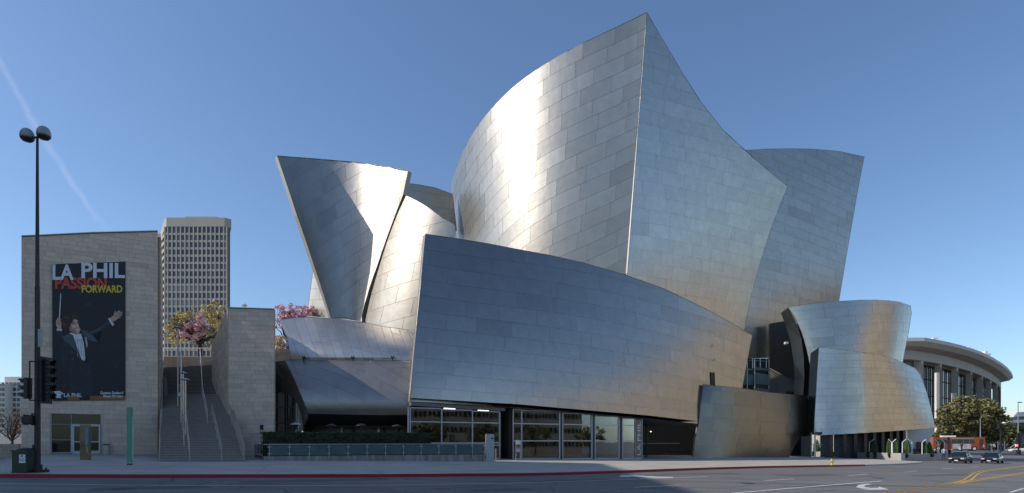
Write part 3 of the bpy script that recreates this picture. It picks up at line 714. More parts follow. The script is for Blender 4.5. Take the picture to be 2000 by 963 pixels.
MB().prism([LW.pt(LW.along(799)+1, -3, -12), LW.pt(LW.along(1372)+16, -3, -12), LW.pt(LW.along(1372)+16, 8, -12), LW.pt(LW.along(799)+1, 8, -12)], -LW.n*.3).build('lobby_back_wall', INTER, hall)
MB().prism([LW.hit(800, 905, -.2), LW.hit(812, 905, -12), LW.hit(812, 790, -12), LW.hit(800, 790, -.2)], LW.d*.2).build('lobby_side_wall', INTER, hall)
MB().box(LP(1000, 0, -3.2)+Vector((0, 0, 1.6)), (.3, 6, 8), LW.ax).build('lobby_side_wall', INTER, hall)
MB().box(LP(978, 0, -2.2)+Vector((0, 0, 1.6)), (.3, 4, 8), LW.ax).build('lobby_side_wall', INTER, hall)
for x, w_ in ((1010, 10), (1095, 8)):
    MB().box(LP(x+20, 1.0, -11.2), (w_*.5, .3, 5), LW.ax).build('inner_partition', mat('partition_tan', (.28, .22, .15), .7), hall)
LAMP = emit('lamp_tube', (1, .93, .78), 2.2)
for x, y in ((878, 798.5), (944, 802.5)):
    MB().box(LW.hit(x, y, -1.5), (1.0, .25, .14), LW.ax).build('ceiling_lamp', LAMP, hall)
for x, y in ((842, 803), (902, 806)): MB().box(LW.hit(x, y, -2.5), (1.2, .1, .06), LW.ax).build('hanging_lamp', DARKM, hall)
MB().box(LW.hit(1271, 843, -4), (.10, .10, .10), LW.ax).build('small_lamp', emit('lamp_spot', (1, .95, .85), 2), hall)
# dark entrance with inner doors
for x in (1275, 1300, 1325): MB().box(LP(x, 1.2, -5), (.15, .15, 6), LW.ax).build('mullion', DARKM, hall)
MB().box(LW.hit(1290, 866, -5), (6, .08, .08), LW.ax).build('transom', mat('rail_dim', (.15, .15, .15), .4, .6), hall)
MB().box(LP(1270, 0, -3.5), (2.6, .8, 1.1), LW.ax).build('counter', mat('counter_grey', (.18, .18, .17), .5), hall)
# vertical lettering board at the end of the glass
bd = MB().box(LW.hit(1247, 856, .16), (.62, .05, LW.hit(1247, 818).z-LW.hit(1247, 893).z), LW.ax).build('letter_board', mat('board_tan', (.20, .17, .14), .4, .3), hall)
p0 = LW.hit(1250.7, 889, .2); text_mesh('lettering', 'LA PHIL', p0, ZUP, -LW.d, .42, mat('letter_white', (.75, .74, .72), .5), bd, .02, width=LW.hit(1247, 824).z-LW.hit(1247, 889).z)
# right glazing under the pods
RW = Wall(GS(1583, 893.5), GS(1775, 893))
zf2 = lambda k: g(*(RW.pt(k, 0).xy))+KH
ztop = lambda x: RW.hit(x, float(np.interp(x, [1583, 1680, 1775], [849, 843.5, 837]))).z
cols = [1614.5, 1640.5, 1661.5, 1681, 1698.5, 1715, 1731, 1744, 1757]
xs = [1584, 1591.5]+[1617, 1624, 1635, 1642, 1664, 1680, 1698, 1714, 1730, 1743, 1756, 1770]
for xa, xb in zip([1584, 1591.5, 1617, 1624, 1642, 1664, 1684, 1701, 1717, 1733, 1746, 1759], [1591.5, 1612, 1624, 1638, 1659, 1679, 1697, 1713, 1729, 1742, 1755, 1772]):
    k0, k1 = RW.along(xa), RW.along(xb); zt = ztop((xa+xb)/2)+.3; z0 = zf2((k0+k1)/2)
    zm = z0+1.75
    for za, zb in ((z0+.06, zm), (zm, zt)):
        MB().box((RW.pt(k0, za)+RW.pt(k1, zb))/2, (k1-k0-.08, .04, zb-za-.08), RW.ax).build('pane', GLASSR, hall)
    for z in (z0+.06, zm): MB().box(RW.pt((k0+k1)/2, z, .04), (k1-k0, .1, .07), RW.ax).build('transom', ALU, hall)
    MB().box(RW.pt(k0, (z0+zt)/2, .06), (.09, .12, zt-z0), RW.ax).build('mullion', ALU, hall)
for x in cols:
    k = RW.along(x); z0 = zf2(k); zt = ztop(x)+.5; MB().box(RW.pt(k, (z0+zt)/2, .35), (.75, .75, zt-z0), RW.ax).build('column', mat('column_dark', (.035, .036, .042), .4, .4), hall)
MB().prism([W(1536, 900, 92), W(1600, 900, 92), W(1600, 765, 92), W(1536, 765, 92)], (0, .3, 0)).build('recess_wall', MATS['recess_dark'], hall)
MB().prism([RW.hit(1566, 895, -7), RW.hit(1790, 895, -7), RW.hit(1790, 825, -7), RW.hit(1566, 825, -7)], (0, .3, 0)).build('lobby_back_wall', INTER, hall)
so_ = [RW.hit(1592, 849, .3), RW.hit(1800, 836, 3), RW.hit(1800, 836, -8)+Vector((0, 0, .5)), RW.hit(1590, 845, -8)+Vector((0, 0, .5))]
MB().prism(so_, (0, 0, .3)).build('soffit', DARKM, hall)
# pale blue wedge wall below the pod's tail
wd = [W(1771, 838.5, 92.5), W(1825, 836.5, 93), W(1816, 858, 93), W(1818, 893, 93), W(1771, 893, 92.5)]
wdg = MB().prism(wd, (0, .4, 0)).build('wedge_wall', mat('wedge_steel', (.60, .63, .68), .5, .2), hall)
MB().prism([W(1791.5, 863, 92.4), W(1805, 862.5, 92.5), W(1805, 893, 92.5), W(1791.5, 893, 92.4)], (0, .05, 0)).build('service_door', mat('door_brown', (.03, .025, .025), .5), wdg)
# roof rails on the vaults
rl = MB(); rl.tube([W(600, 618, 60), W(640, 622, 60.2), W(707, 628.5, 60.4)], .06, 6); rl.build('roof_rail', WHITE, hall)
for x, y in ((600, 618), (663, 624), (716, 630), (795, 642)): MB().tube([W(x, y, 60.2), W(x, y+6, 60.2)], .06, 5).build('rail_post', WHITE, hall)
MB().tube([W(590, 699, 53.6), W(690, 699, 54), W(775, 699.5, 54.4)], .025, 5).build('roof_cable', DARKM, hall)
for x in (593, 689, 767):
    mb = MB(); mb.tube([W(x, 705, 53.4), W(x, 699, 53.4)], .05, 5); mb.box(W(x, 699, 53.4), (.25, .15, .12)); mb.box(W(x-2, 697.6, 53.4), (.1, .1, .16)); mb.box(W(x+2, 697.6, 53.4), (.1, .1, .16)); mb.build('roof_bracket', DARKM, hall)
# ============================================================ TREES
def rvec(n): v = RS.normal(size=(n, 3)); return v/np.linalg.norm(v, axis=1, keepdims=True)
def leaf_mesh(name, centers, radii, per, size, mats, wts, parent, flat=.6, mi_of=None, zsq=.8):
    K = len(centers); C = np.repeat(np.array(centers), per, 0); n = len(C)
    rr = np.repeat(np.array(radii), per)[:, None]
    P = C+rvec(n)*rr*(RS.rand(n, 1)**.5)*np.array([1, 1, zsq])
    a = rvec(n); b = rvec(n); a = a*np.array([1, 1, flat]); a /= np.linalg.norm(a, axis=1, keepdims=True)
    b = np.cross(a, b); b /= np.linalg.norm(b, axis=1, keepdims=True)+1e-9
    s = size*(.6+.8*RS.rand(n, 1)); a = a*s; b = b*s*.55
    V = np.stack([P-a, P-b*.9, P+a, P+b*.9], 1).reshape(-1, 3)
    o0 = np.array(parent.location) if parent is not None else np.zeros(3)
    me = bpy.data.meshes.new(name); me.vertices.add(4*n); me.vertices.foreach_set('co', (V-o0).ravel())
    me.loops.add(4*n); me.loops.foreach_set('vertex_index', np.arange(4*n)); me.polygons.add(n)
    me.polygons.foreach_set('loop_start', np.arange(n)*4); me.polygons.foreach_set('loop_total', np.full(n, 4))
    for m in mats: me.materials.append(m)
    if mi_of is not None: mi = np.repeat(np.array(mi_of), per); fl = RS.rand(n) < .15; mi = np.where(fl, RS.randint(0, len(mats), n), mi)
    else: mi = RS.choice(len(mats), n, p=wts)
    me.polygons.foreach_set('material_index', mi.astype(np.int32)); me.update(calc_edges=True)
    o = bpy.data.objects.new(name, me); link(o, parent); return o
def limb(mb, a, b, r0, r1, wob=.08, n=5, sides=6):
    a = Vector(a); b = Vector(b); L = (b-a).length; pts = [a]
    for i in range(1, n): pts.append(a.lerp(b, i/n)+Vector((random.uniform(-1, 1), random.uniform(-1, 1), random.uniform(-.6, .6)))*L*wob)
    pts.append(b); mb.tube(pts, [r0+(r1-r0)*i/n for i in range(n+1)], sides); return pts
def leafm(name, c, tr=.25):
    m = mat(name, c, .6, var=.3, scale=2.5); b = m.node_tree.nodes['Principled BSDF']; b.inputs['Transmission Weight'].default_value = 0
    return m
def tree(name, label, base, fork, crown, nclump, per, lsize, crad, mats, wts, bark, tr, group=None, mi_fn=None, nlimb=14, shell=.55, cat='tree', twigs=True):
    """crown: list of (centre, (rx,ry,rz)) ellipsoids"""
    t = empty(name, base, label, cat, group); cs = []; 
    vol = np.array([r[0]*r[1]*r[2] for _, r in crown]); vol = vol/vol.sum()
    for _ in range(nclump):
        c, r = crown[RS.choice(len(crown), p=vol)]; d = rvec(1)[0]; k = shell+(1-shell)*RS.rand()
        if RS.rand() < .2: k *= RS.rand()
        cs.append(np.array(c)+d*np.array(r)*k)
    rad = crad*(.6+.8*RS.rand(nclump))
    leaf_mesh('crown', cs, rad, per, lsize, mats, wts, t, mi_of=None if mi_fn is None else [mi_fn(c) for c in cs])
    mb = MB(); base = Vector(base); fork = Vector(fork); limb(mb, base-Vector((0, 0, .2)), fork, tr*1.25, tr*.85, .03)
    idx = RS.permutation(nclump)[:nlimb]
    for i in idx:
        e = Vector(cs[i]); mid = fork.lerp(e, .45)+Vector((0, 0, .12*(e-fork).length)); limb(mb, fork, mid, tr*.5, tr*.28, .07, 4)
        limb(mb, mid, e, tr*.28, tr*.06, .07, 4, 5)
        if twigs:
            for j in np.argsort([np.linalg.norm(c-np.array(e)) for c in cs])[1:4]: limb(mb, mid.lerp(e, .5), cs[j], tr*.13, tr*.04, .1, 3, 4)
    mb.build('trunk', bark, t); return t
BARK = mat('bark_dark', (.06, .045, .035), .9, bump=.4)
BARKP = mat('bark_pale', (.26, .23, .19), .9, bump=.4)
PINK = [leafm('blossom_pink', (.76, .43, .48)), leafm('blossom_light', (.82, .58, .62)), leafm('leaf_yellow', (.66, .55, .24)), leafm('leaf_olive', (.38, .36, .15)), leafm('leaf_tan', (.52, .37, .15))]
# plaza behind the stairs is raised: trees stand on it
def ell(px, py, Y, rx, ry, depth=None): k = Y/F; return (tuple(W(px, py, Y)), (rx*k, (depth or rx*.8)*k, ry*k))
tz = 11.6
def at_plaza(px, Y): u = (px-CX)/F; return Vector((u*Y, Y, tz))
tree('flowering_tree', 'pink and yellow blossoming tree at the head of the outdoor stairs', at_plaza(392, 72), W(390, 672, 72),
     [ell(375, 640, 72, 46, 34), ell(352, 650, 72, 26, 34), ell(415, 652, 72, 26, 28)], 150, 26, .17, .42, PINK, None, BARK, .3, 'trees in blossom above the hall stairs',
     mi_fn=lambda c: (0 if RS.rand() < .6 else 1) if abs(proj(c)[0]-(352+.7*(682-proj(c)[1]))) < 26 and proj(c)[1] < 662 else (3 if RS.rand() < .55 else 2), nlimb=22)
tree('flowering_tree', 'golden leaved tree rising behind the pink one and the stone wing', at_plaza(424, 84), W(424, 668, 84),
     [ell(412, 612, 84, 32, 24), ell(440, 625, 84, 36, 26), ell(475, 612, 84, 26, 16)], 110, 24, .17, .42, PINK, [0, 0, .5, .2, .3], BARK, .25, 'trees in blossom above the hall stairs', nlimb=18)
tree('flowering_tree', 'bright pink flowering tree between the stone wing and the steel vault', at_plaza(560, 78), W(562, 672, 78),
     [ell(575, 612, 78, 42, 17), ell(556, 632, 78, 26, 20), ell(610, 612, 78, 26, 12)], 125, 26, .15, .36, PINK, [.7, .3, 0, 0, 0], BARK, .22, 'trees in blossom above the hall stairs', nlimb=20)
tree('flowering_shrub', 'orange and yellow shrub over the low stone wall behind the vault', at_plaza(545, 70), W(546, 690, 70),
     [ell(548, 682, 70, 16, 12), ell(545, 665, 70, 12, 10)], 26, 60, .14, .5, PINK, [.25, .1, .35, .05, .25], BARK, .1, None, nlimb=6, cat='shrub')
OL = [leafm('ficus_dark', (.08, .085, .03)), leafm('ficus_olive', (.20, .18, .07)), leafm('ficus_tan', (.22, .17, .07)), leafm('ficus_mid', (.15, .15, .05))]
FB = G(1900, 881)
FY = FB.y+4
tree('ficus_tree', 'broad round olive brown tree in front of the columned building', Vector((W(1897, 0, FY).x, FY, g(W(1897, 0, FY).x, FY))), W(1896, 856, FY),
     [ell(1893, 815, FY, 56, 36), ell(1860, 826, FY, 34, 32), ell(1930, 830, FY, 32, 32), ell(1945, 848, FY, 20, 18), ell(1895, 795, FY, 38, 20)], 330, 70, .30, 1.0, OL, [.34, .32, .07, .27], BARKP, .5, nlimb=34, shell=.75)
tree('street_tree', 'dark evergreen tree between the ficus and the palm', Vector((W(1976, 0, 150).x, 150, g(124, 150))), W(1976, 862, 150),
     [ell(1972, 843, 150, 13, 22), ell(1962, 860, 150, 10, 10)], 50, 60, .3, .9, OL, [.7, .1, 0, .2], BARK, .25, nlimb=8)
tree('hedge_tree', 'small dark bushy tree behind the orange bus', Vector((W(1842, 0, 131).x, 131, g(95, 131))), W(1842, 862, 131),
     [ell(1838, 855, 131, 14, 14)], 30, 50, .28, .8, OL, [.4, .3, .1, .2], BARKP, .2, nlimb=8)
def bare_tree():
    Y = 58.0; b = G(22, 880); b = Vector((W(22, 0, Y).x, Y, g(W(22, 0, Y).x, Y)))
    t = empty('bare_tree', b, 'leafless tree with fine twigs behind the low wall at the left', 'tree')
    mb = MB(); fk = W(24, 862, Y); limb(mb, b, fk, .14, .11)
    ends = []
    for i in range(16):
        e = W(random.uniform(-14, 50), random.uniform(786, 850), Y+random.uniform(-2, 2)); P = limb(mb, fk, e, .06, .02, .06, 5, 4)
        for q in P[2:]:
            for _ in range(5):
                w = q+Vector((random.uniform(-.7, .7), random.uniform(-.5, .5), random.uniform(-.1, .8))); limb(mb, q, w, .014, .005, .1, 2, 3); ends.append(tuple(w))
    mb.build('trunk', BARK, t)
    idx = RS.permutation(len(ends))[:90]
    leaf_mesh('crown', [ends[i] for i in idx], [.25]*len(idx), 5, .06, [PINK[2], PINK[4], BARK], [.4, .2, .4], t)
bare_tree()
# ============================================================ LEFT STONE BUILDING
SW = Wall(GS(42, 887), GS(308, 887.5)); sb = empty('stone_building', SW.pt(5, g(*SW.pt(5, 0).xy)+KH), 'pale limestone box with a dark banner and a glass door at its foot', 'building')
def wallnet(Wl, pxl, pxr, pytl, pytr, pyb, off=0.0):
    """rectangular net on a vertical plane with straight level courses"""
    za = Wl.hit(pxl, pyb, off).z; zt = max(Wl.hit(pxl, pytl, off).z, Wl.hit(pxr, pytr, off).z)+.1; k0 = Wl.along(pxl); k1 = Wl.along(pxr)
    zb = min(Wl.hit(pxl, pyb, off).z, Wl.hit(pxr, pyb, off).z)
    P = lambda k, z: Wl.pt(k, z, off)
    return [[P(k0, zb), P(k1, zb)], [P(k0, zt), P(k1, zt)]], (k0, k1, zb, zt)
net, (k0, k1, zb, zt) = wallnet(SW, 42, 308, 462, 452, 889)
S0 = Surf(net)
def st_of(Wl, px, py, kk): k = (Wl.along(px)-kk[0])/(kk[1]-kk[0]); return k, (Wl.hit(px, py).z-kk[2])/(kk[3]-kk[2])
NR = int(round((zt-zb)/.36)); 
def rnd(t, n): return round(t*n)/n
h0 = st_of(SW, 99, 808, (k0, k1, zb, zt)); h1 = st_of(SW, 197.5, 808, (k0, k1, zb, zt))
HT = rnd(h0[1], NR)
cladding(sb, 'front_wall', S0, NR, 1.0/(k1-k0), outline=[(42, 889), (42, 462), (90, 459), (180, 455.3), (240, 453.3), (308, 452), (308, 889)], holes=[(h0[0], h1[0], -.2, HT)], gap=.018, proud=.015, depth=.4,
         m=STONE, bm=STONEB, sub=(1, 1), pname='stone_block', tvar=.09, tilt=.0, pillow=0, jit=.45, sheetres=(60, NR))
# receding side wall on the stairs' side, roof edge
BK = Vector((-.593*62, 62, 0)); sidew = Wall(SW.hit(308)+Vector((0, 0, 0)), BK)
zl = SW.hit(42, 462).z; zr = SW.hit(308, 452).z; pr = SW.hit(308, 890); pl = SW.hit(42, 889)
dn = (BK-Vector((pr.x, pr.y, 0))); 
MB().prism([Vector((pr.x-.05, pr.y+.5, zb)), Vector((BK.x, BK.y, zb)), Vector((BK.x, BK.y, zr)), Vector((pr.x-.05, pr.y+.5, zr))], (-.35, 0, 0)).build('side_wall', mat('limestone_plain', (.66, .525, .41), .85, bump=.3, scale=4, var=.15, spec=.25), sb)
bl = Vector((pl.x-7.5, pl.y+12.5, 0))
MB().prism([Vector((pl.x, pl.y+.5, zb)), Vector((bl.x, bl.y, zb)), Vector((bl.x, bl.y, zl)), Vector((pl.x, pl.y+.5, zl))], (.3, 0, 0)).build('side_wall', MATS['limestone_plain'], sb)
MB().add([Vector((pl.x, pl.y+.45, zl-.3)), Vector((pr.x, pr.y+.45, zr-.3)), Vector((BK.x, BK.y, zr-.3)), Vector((bl.x, bl.y, zl-.3))], [(0, 1, 2, 3)]).build('roof', CONC, sb)
mb = MB(); e0 = SW.hit(42, 461.5, .04); e1 = SW.hit(180, 454.6, .04); e2 = SW.hit(308, 451.3, .04)
mb.tube([e0, e1, e2], .07, 4); mb.build('coping', mat('coping_metal', (.25, .25, .25), .5, .5), sb)
# door glazing
zt_ = zb+HT*(zt-zb)
def zd(py): return SW.hit(150, py).z
kd = [SW.along(x) for x in (99.5, 139, 161.5, 194, 197.5)]
z0 = g(*SW.pt(kd[1], 0).xy)+KH
FRB = mat('frame_blue_grey', (.42, .45, .50), .4, .6)
def wbox(Wl, ka, kb, za, zb_, off, th, name, m, parent): return MB().box((Wl.pt(ka, za, off)+Wl.pt(kb, zb_, off))/2, (kb-ka, th, zb_-za), Wl.ax).build(name, m, parent)
MB().box(SW.pt((kd[0]+kd[4])/2, (z0+zt_)/2, -.35), (kd[4]-kd[0]+.3, .05, zt_-z0), SW.ax)
for (ka, kb, zz) in ((kd[0], kd[1], [z0+.1, zd(859), zd(829), zt_]), (kd[1], kd[4], [zd(829), zt_])):
    for za, zc in zip(zz, zz[1:]):
        w = wbox(SW, ka+.06, kb-.06, za+.06, zc-.06, -.2, .03, 'window', GLASSD, sb)
        for k_ in (ka, kb): wbox(SW, k_-.04, k_+.04, za, zc, -.16, .1, 'frame', FRB, w)
        for z_ in (za, zc): wbox(SW, ka+.04, kb-.04, z_-.04, z_+.04, -.16, .1, 'frame', FRB, w)
km = (kd[1]+kd[4])/2
for ka, kb in ((kd[1]+.05, km-.02), (km+.02, kd[4]-.05)):
    dr = wbox(SW, ka+.12, kb-.12, z0+.25, zd(829)-.12, -.2, .03, 'door', GLASSD, sb)
    for a_, b_ in ((ka, ka+.12), (kb-.12, kb)): wbox(SW, a_, b_, z0+.02, zd(829)-.04, -.17, .1, 'door_frame', FRB, dr)
    wbox(SW, ka+.12, kb-.12, z0+.02, z0+.25, -.17, .09, 'door_frame', FRB, dr); wbox(SW, ka+.12, kb-.12, zd(829)-.14, zd(829)-.04, -.17, .09, 'door_frame', FRB, dr); wbox(SW, ka+.12, kb-.12, zd(863)-.03, zd(863)+.04, -.15, .06, 'push_bar', ALU, dr)
MB().box(SW.pt(km-1, (z0+zt_)/2, -3), (6, .1, zt_-z0+1), SW.ax).build('inner_wall', INTER, sb)
for k_ in (kd[0]-.05, kd[4]+.05): MB().box(SW.pt(k_, (z0+zt_)/2, -.15), (.06, .4, zt_-z0), SW.ax).build('door_reveal', MATS['limestone_plain'], sb)
MB().box(SW.pt((kd[0]+kd[4])/2, zt_+.03, -.15), (kd[4]-kd[0]+.2, .4, .06), SW.ax).build('door_head', MATS['limestone_plain'], sb)
# ---- the banner
BT = lambda x, y: SW.hit(x, y, .12)
bx = SW.hit(172, 782, .12)
bn = empty('banner', bx, 'tall black concert banner with white, red and yellow lettering on the stone wall', 'banner')
BQ = [(101.5, 516), (245, 511), (245, 781), (103, 783)]
MB().prism([BT(*p) for p in BQ], -SW.n*.03).build('banner_cloth', mat('banner_black', (.012, .013, .018), .5, var=.3, scale=.6), bn)
def print_poly(pts, m, name, off, zoomed=True):
    q = [((85+x*.3114), (500+y*.3114)) for x, y in pts] if zoomed else pts
    P = [SW.hit(x, y, .124+off) for x, y in q]
    bm_ = bmesh.new(); vs = [bm_.verts.new(p-bn.location) for p in P]; f = bm_.faces.new(vs); bmesh.ops.triangulate(bm_, faces=[f]); me = bpy.data.meshes.new(name); bm_.to_mesh(me); bm_.free(); me.materials.append(m)
    o = bpy.data.objects.new(name, me); link(o, bn); return o
PM = lambda n_, c, v=.15: mat('print_'+n_, c, .55, var=v, scale=4)
print_poly([(150, 880), (225, 880), (225, 904), (150, 904)], PM('orange', (.30, .13, .03)), 'printed_floor', .004)
print_poly([(292, 878), (514, 878), (514, 904), (292, 904)], PM('orange', (.30, .13, .03)), 'printed_floor', .004)
print_poly([(120, 500), (160, 490), (200, 520), (262, 650), (290, 690), (310, 760), (300, 875), (165, 875), (160, 760), (120, 690), (100, 600)], PM('tailcoat', (.022, .027, .034), .3), 'printed_tailcoat', .004)
print_poly([(235, 462), (290, 470), (350, 445), (408, 402), (425, 425), (372, 465), (300, 500), (345, 540), (300, 535), (250, 500)], PM('sleeve', (.03, .038, .046), .3), 'printed_sleeve', .008)
print_poly([(232, 462), (272, 470), (320, 510), (340, 542), (288, 528), (250, 492)], PM('lapel', (.07, .10, .12)), 'printed_lapel', .012)
print_poly([(115, 505), (160, 490), (195, 540), (205, 600), (170, 560), (130, 530)], PM('lapel', (.07, .10, .12)), 'printed_lapel', .012)
print_poly([(82, 452), (118, 458), (118, 510), (140, 520), (112, 520), (82, 478)], PM('sleeve', (.03, .038, .046), .3), 'printed_sleeve', .008)
print_poly([(160, 482), (236, 488), (252, 545), (262, 640), (256, 658), (240, 650), (205, 560)], PM('shirt', (.72, .72, .72)), 'printed_shirt', .016)
print_poly([(196, 498), (214, 505), (236, 492), (236, 510), (214, 511), (198, 515)], PM('bow', (.66, .68, .70)), 'printed_bow_tie', .020)
print_poly([(258, 505), (270, 512), (278, 560), (272, 578), (264, 545)], PM('kerchief', (.48, .42, .36)), 'printed_kerchief', .020)
print_poly([(84, 452), (118, 457), (116, 470), (82, 468)], PM('cuff', (.62, .64, .68)), 'printed_cuff', .020)
print_poly([(404, 392), (418, 388), (444, 430), (432, 440)], PM('cuff', (.62, .64, .68)), 'printed_cuff', .020)
sk = PM('skin', (.60, .36, .26)); 
print_poly([(76, 412), (90, 385), (102, 390), (110, 398), (114, 420), (112, 452), (92, 456), (80, 440)], sk, 'printed_hand', .024)
hand = [(424, 398), (422, 385), (440, 372), (446, 350), (454, 342), (452, 362), (468, 344), (482, 340), (470, 358), (492, 348), (494, 354), (474, 366), (494, 366), (494, 374), (472, 378), (488, 386), (470, 390), (455, 402), (438, 412)]
print_poly(hand, sk, 'printed_hand', .024)
hair = [(118, 380), (135, 366), (160, 370), (190, 368), (215, 372), (232, 390), (236, 425), (228, 460), (222, 440), (215, 400), (190, 396), (172, 410), (166, 440), (158, 470), (140, 478), (122, 462), (118, 430), (108, 410)]
print_poly(hair, PM('hair', (.05, .026, .018), .5), 'printed_hair', .026)
print_poly([(168, 408), (190, 392), (216, 398), (228, 430), (232, 462), (222, 484), (204, 492), (182, 482), (162, 466), (160, 440)], sk, 'printed_face', .024)
print_poly([(196, 458), (226, 450), (222, 462), (208, 466)], PM('teeth', (.62, .60, .58)), 'printed_mouth', .028)
print_poly([(180, 424), (196, 420), (196, 425), (181, 429)], PM('hair', (.05, .026, .018), .5), 'printed_eye', .028); print_poly([(208, 420), (222, 418), (222, 423), (209, 425)], PM('hair', (.05, .026, .018), .5), 'printed_eye', .028)
print_poly([(105, 236), (111, 236), (104, 390), (96, 390)], PM('baton', (.6, .6, .6)), 'printed_baton', .028)
hm = [PM('hair', (.05, .026, .018), .5), PM('curl', (.11, .06, .04), .4), PM('curl_dark', (.02, .012, .01), .3)]
rb = random.Random(3)
for i in range(46):
    a = rb.uniform(2.6, 6.6); cx_ = 178+math.cos(a)*rb.uniform(38, 66); cy_ = 418+math.sin(a)*rb.uniform(34, 52)
    if cx_ > 238 or (cx_ > 172 and cy_ > 402): continue
    r_ = rb.uniform(5, 11); print_poly([(cx_+math.cos(k*.9)*r_*rb.uniform(.7, 1.1), cy_+math.sin(k*.9)*r_*rb.uniform(.7, 1.1)) for k in range(7)], hm[i % 3], 'printed_curl', .0262+.0004*(i % 5))
shd = PM('skin_shade', (.40, .21, .14)); hl_ = PM('skin_light', (.74, .52, .41))
print_poly([(160, 440), (172, 425), (180, 455), (196, 478), (212, 488), (204, 492), (182, 482), (162, 466)], shd, 'printed_face_shade', .0255)
print_poly([(196, 404), (214, 402), (222, 412), (206, 416), (194, 414)], hl_, 'printed_forehead', .0255); print_poly([(206, 424), (213, 424), (222, 444), (208, 446)], hl_, 'printed_nose', .0258); print_poly([(182, 434), (200, 436), (198, 450), (184, 448)], hl_, 'printed_cheek', .0256)
print_poly([(176, 414), (198, 410), (198, 414), (177, 419)], hm[2], 'printed_brow', .0286); print_poly([(206, 411), (224, 408), (224, 412), (207, 415)], hm[2], 'printed_brow', .0286)
print_poly([(192, 455), (228, 446), (229, 451), (212, 456), (194, 459)], shd, 'printed_lip', .0284)
for x0_ in (198, 210, 224, 238): print_poly([(x0_, 520), (x0_+4, 520), (x0_+18, 630), (x0_+15, 630)], PM('fold', (.33, .36, .41)), 'printed_fold', .0165)
print_poly([(162, 484), (186, 498), (206, 560), (236, 645), (228, 648), (192, 560), (170, 510)], PM('lapel', (.07, .10, .12)), 'printed_lapel', .0175); print_poly([(238, 490), (252, 500), (270, 560), (272, 640), (262, 650), (254, 545)], PM('tailcoat', (.022, .027, .034), .3), 'printed_lapel', .0175)
for cx_, cy_ in ((178, 604), (184, 646)): print_poly([(cx_+math.cos(k*.785)*7, cy_+math.sin(k*.785)*7) for k in range(8)], PM('button', (.07, .08, .09)), 'printed_button', .009)
for (xa, ya, xb, yb) in ((446, 372, 474, 352), (450, 380, 484, 362), (452, 388, 484, 374), (84, 400, 104, 404), (84, 412, 108, 414), (86, 424, 110, 426)): print_poly([(xa, ya), (xb, yb), (xb, yb+2.5), (xa, ya+3)], shd, 'printed_finger_line', .0255)
print_poly([(290, 474), (350, 450), (405, 408), (410, 416), (352, 462), (296, 486)], PM('sleeve_light', (.055, .065, .078), .3), 'printed_sleeve', .009)
for q in ([(440, 676), (462, 680), (460, 700), (442, 696)], [(255, 295), (300, 290), (300, 315), (255, 318)], [(120, 812), (145, 790), (150, 800), (124, 840)]): print_poly(q, PM('dim', (.035, .03, .03)), 'printed_shade', .004)
def wtext(body, pxl, pxr, pyb, pyt, m, off, bold=.0, shear=0.0):
    p0 = SW.hit(pxl, pyb, .13+off); p1 = SW.hit(pxr, pyb, .13+off); h = SW.hit(pxl, pyt).z-SW.hit(pxl, pyb).z
    d_ = (p1-p0).normalized(); return text_mesh('banner_lettering', body, p0, d_, ZUP, h, m, bn, .002, shear=shear, bold=bold, width=(p1-p0).length)
TW = mat('print_white', (.72, .74, .77), .5, var=.06)
wtext('LA', 102.5, 144, 545.5, 517.5, TW, .03, .03); wtext('PHIL', 159, 244, 542, 514, TW, .03, .03)
wtext('PASSION', 107.5, 208.5, 563, 542.5, mat('print_red', (.60, .075, .035), .5), .026, .035)
wtext('FORWARD', 159.5, 239, 571, 557.5, mat('print_yellow', (.70, .52, .04), .5), .034, .035)
wtext('LA PHIL', 125, 160, 775.3, 768, TW, .03, .02)
wtext('Gustavo Dudamel', 196, 240.5, 769.7, 764.8, TW, .03, .03); wtext('Music Director', 202, 240.5, 776, 771.2, TW, .03, .03)
for pts in ([(64, 850), (100, 846), (126, 862), (122, 870), (100, 856), (78, 862), (84, 874)], [(76, 864), (98, 858), (112, 870), (104, 884), (120, 890), (82, 890), (72, 878)]): print_poly(pts, TW, 'banner_emblem', .03)
# low wall, far left
lw_a = G(-30, 897); 
lowW = Wall(GS(-40, 903), GS(39, 886.5))
lwt = empty('low_wall', lowW.pt(2, g(*lowW.pt(2, 0).xy)), 'low limestone boundary wall running up to the left building', 'wall')
net, kk = wallnet(lowW, -40, 41, 868, 868, 903); zt2 = lowW.hit(10, 867.5).z; zb2 = min(g(*lowW.pt(k, 0).xy) for k in (0, 6))+.05
a_ = lowW.pt(0, 0); b_ = lowW.pt(lowW.along(41), 0)
cladding(lwt, 'wall_core', [[Vector((a_.x, a_.y, zb2)), Vector((b_.x, b_.y, zb2))], [Vector((a_.x, a_.y, zt2)), Vector((b_.x, b_.y, zt2))]], 5, .16, gap=.018, proud=.015, depth=.35, m=STONE, bm=STONEB, sub=(1, 1), pname='stone_block', tvar=.12, tilt=0, pillow=0, jit=.3, sheetres=(6, 2))
# ============================================================ STONE WING right of the stairs
GW = Wall(GS(445, 896), GS(536, 896)); GW = Wall(Vector((W(444.5, 0, 48).x, 48, 0)), Vector((W(536, 0, 48.5).x, 48.5, 0)))
sg = empty('stone_wing', GW.pt(2, g(*GW.pt(2, 0).xy)+KH), 'square limestone wing between the outdoor stairs and the cafe vault', 'building')
net, kk = wallnet(GW, 444.5, 536, 601, 604, 899)
cladding(sg, 'front_wall', Surf(net), int((kk[3]-kk[2])/.36), .95/(kk[1]-kk[0]), outline=[(444.5, 899), (444.5, 601), (536, 604), (536, 899)], gap=.018, proud=.015, depth=.3, m=STONE, bm=STONEB, sub=(1, 1), pname='stone_block', tvar=.09, tilt=0, pillow=0, jit=.45, sheetres=(4, 8))
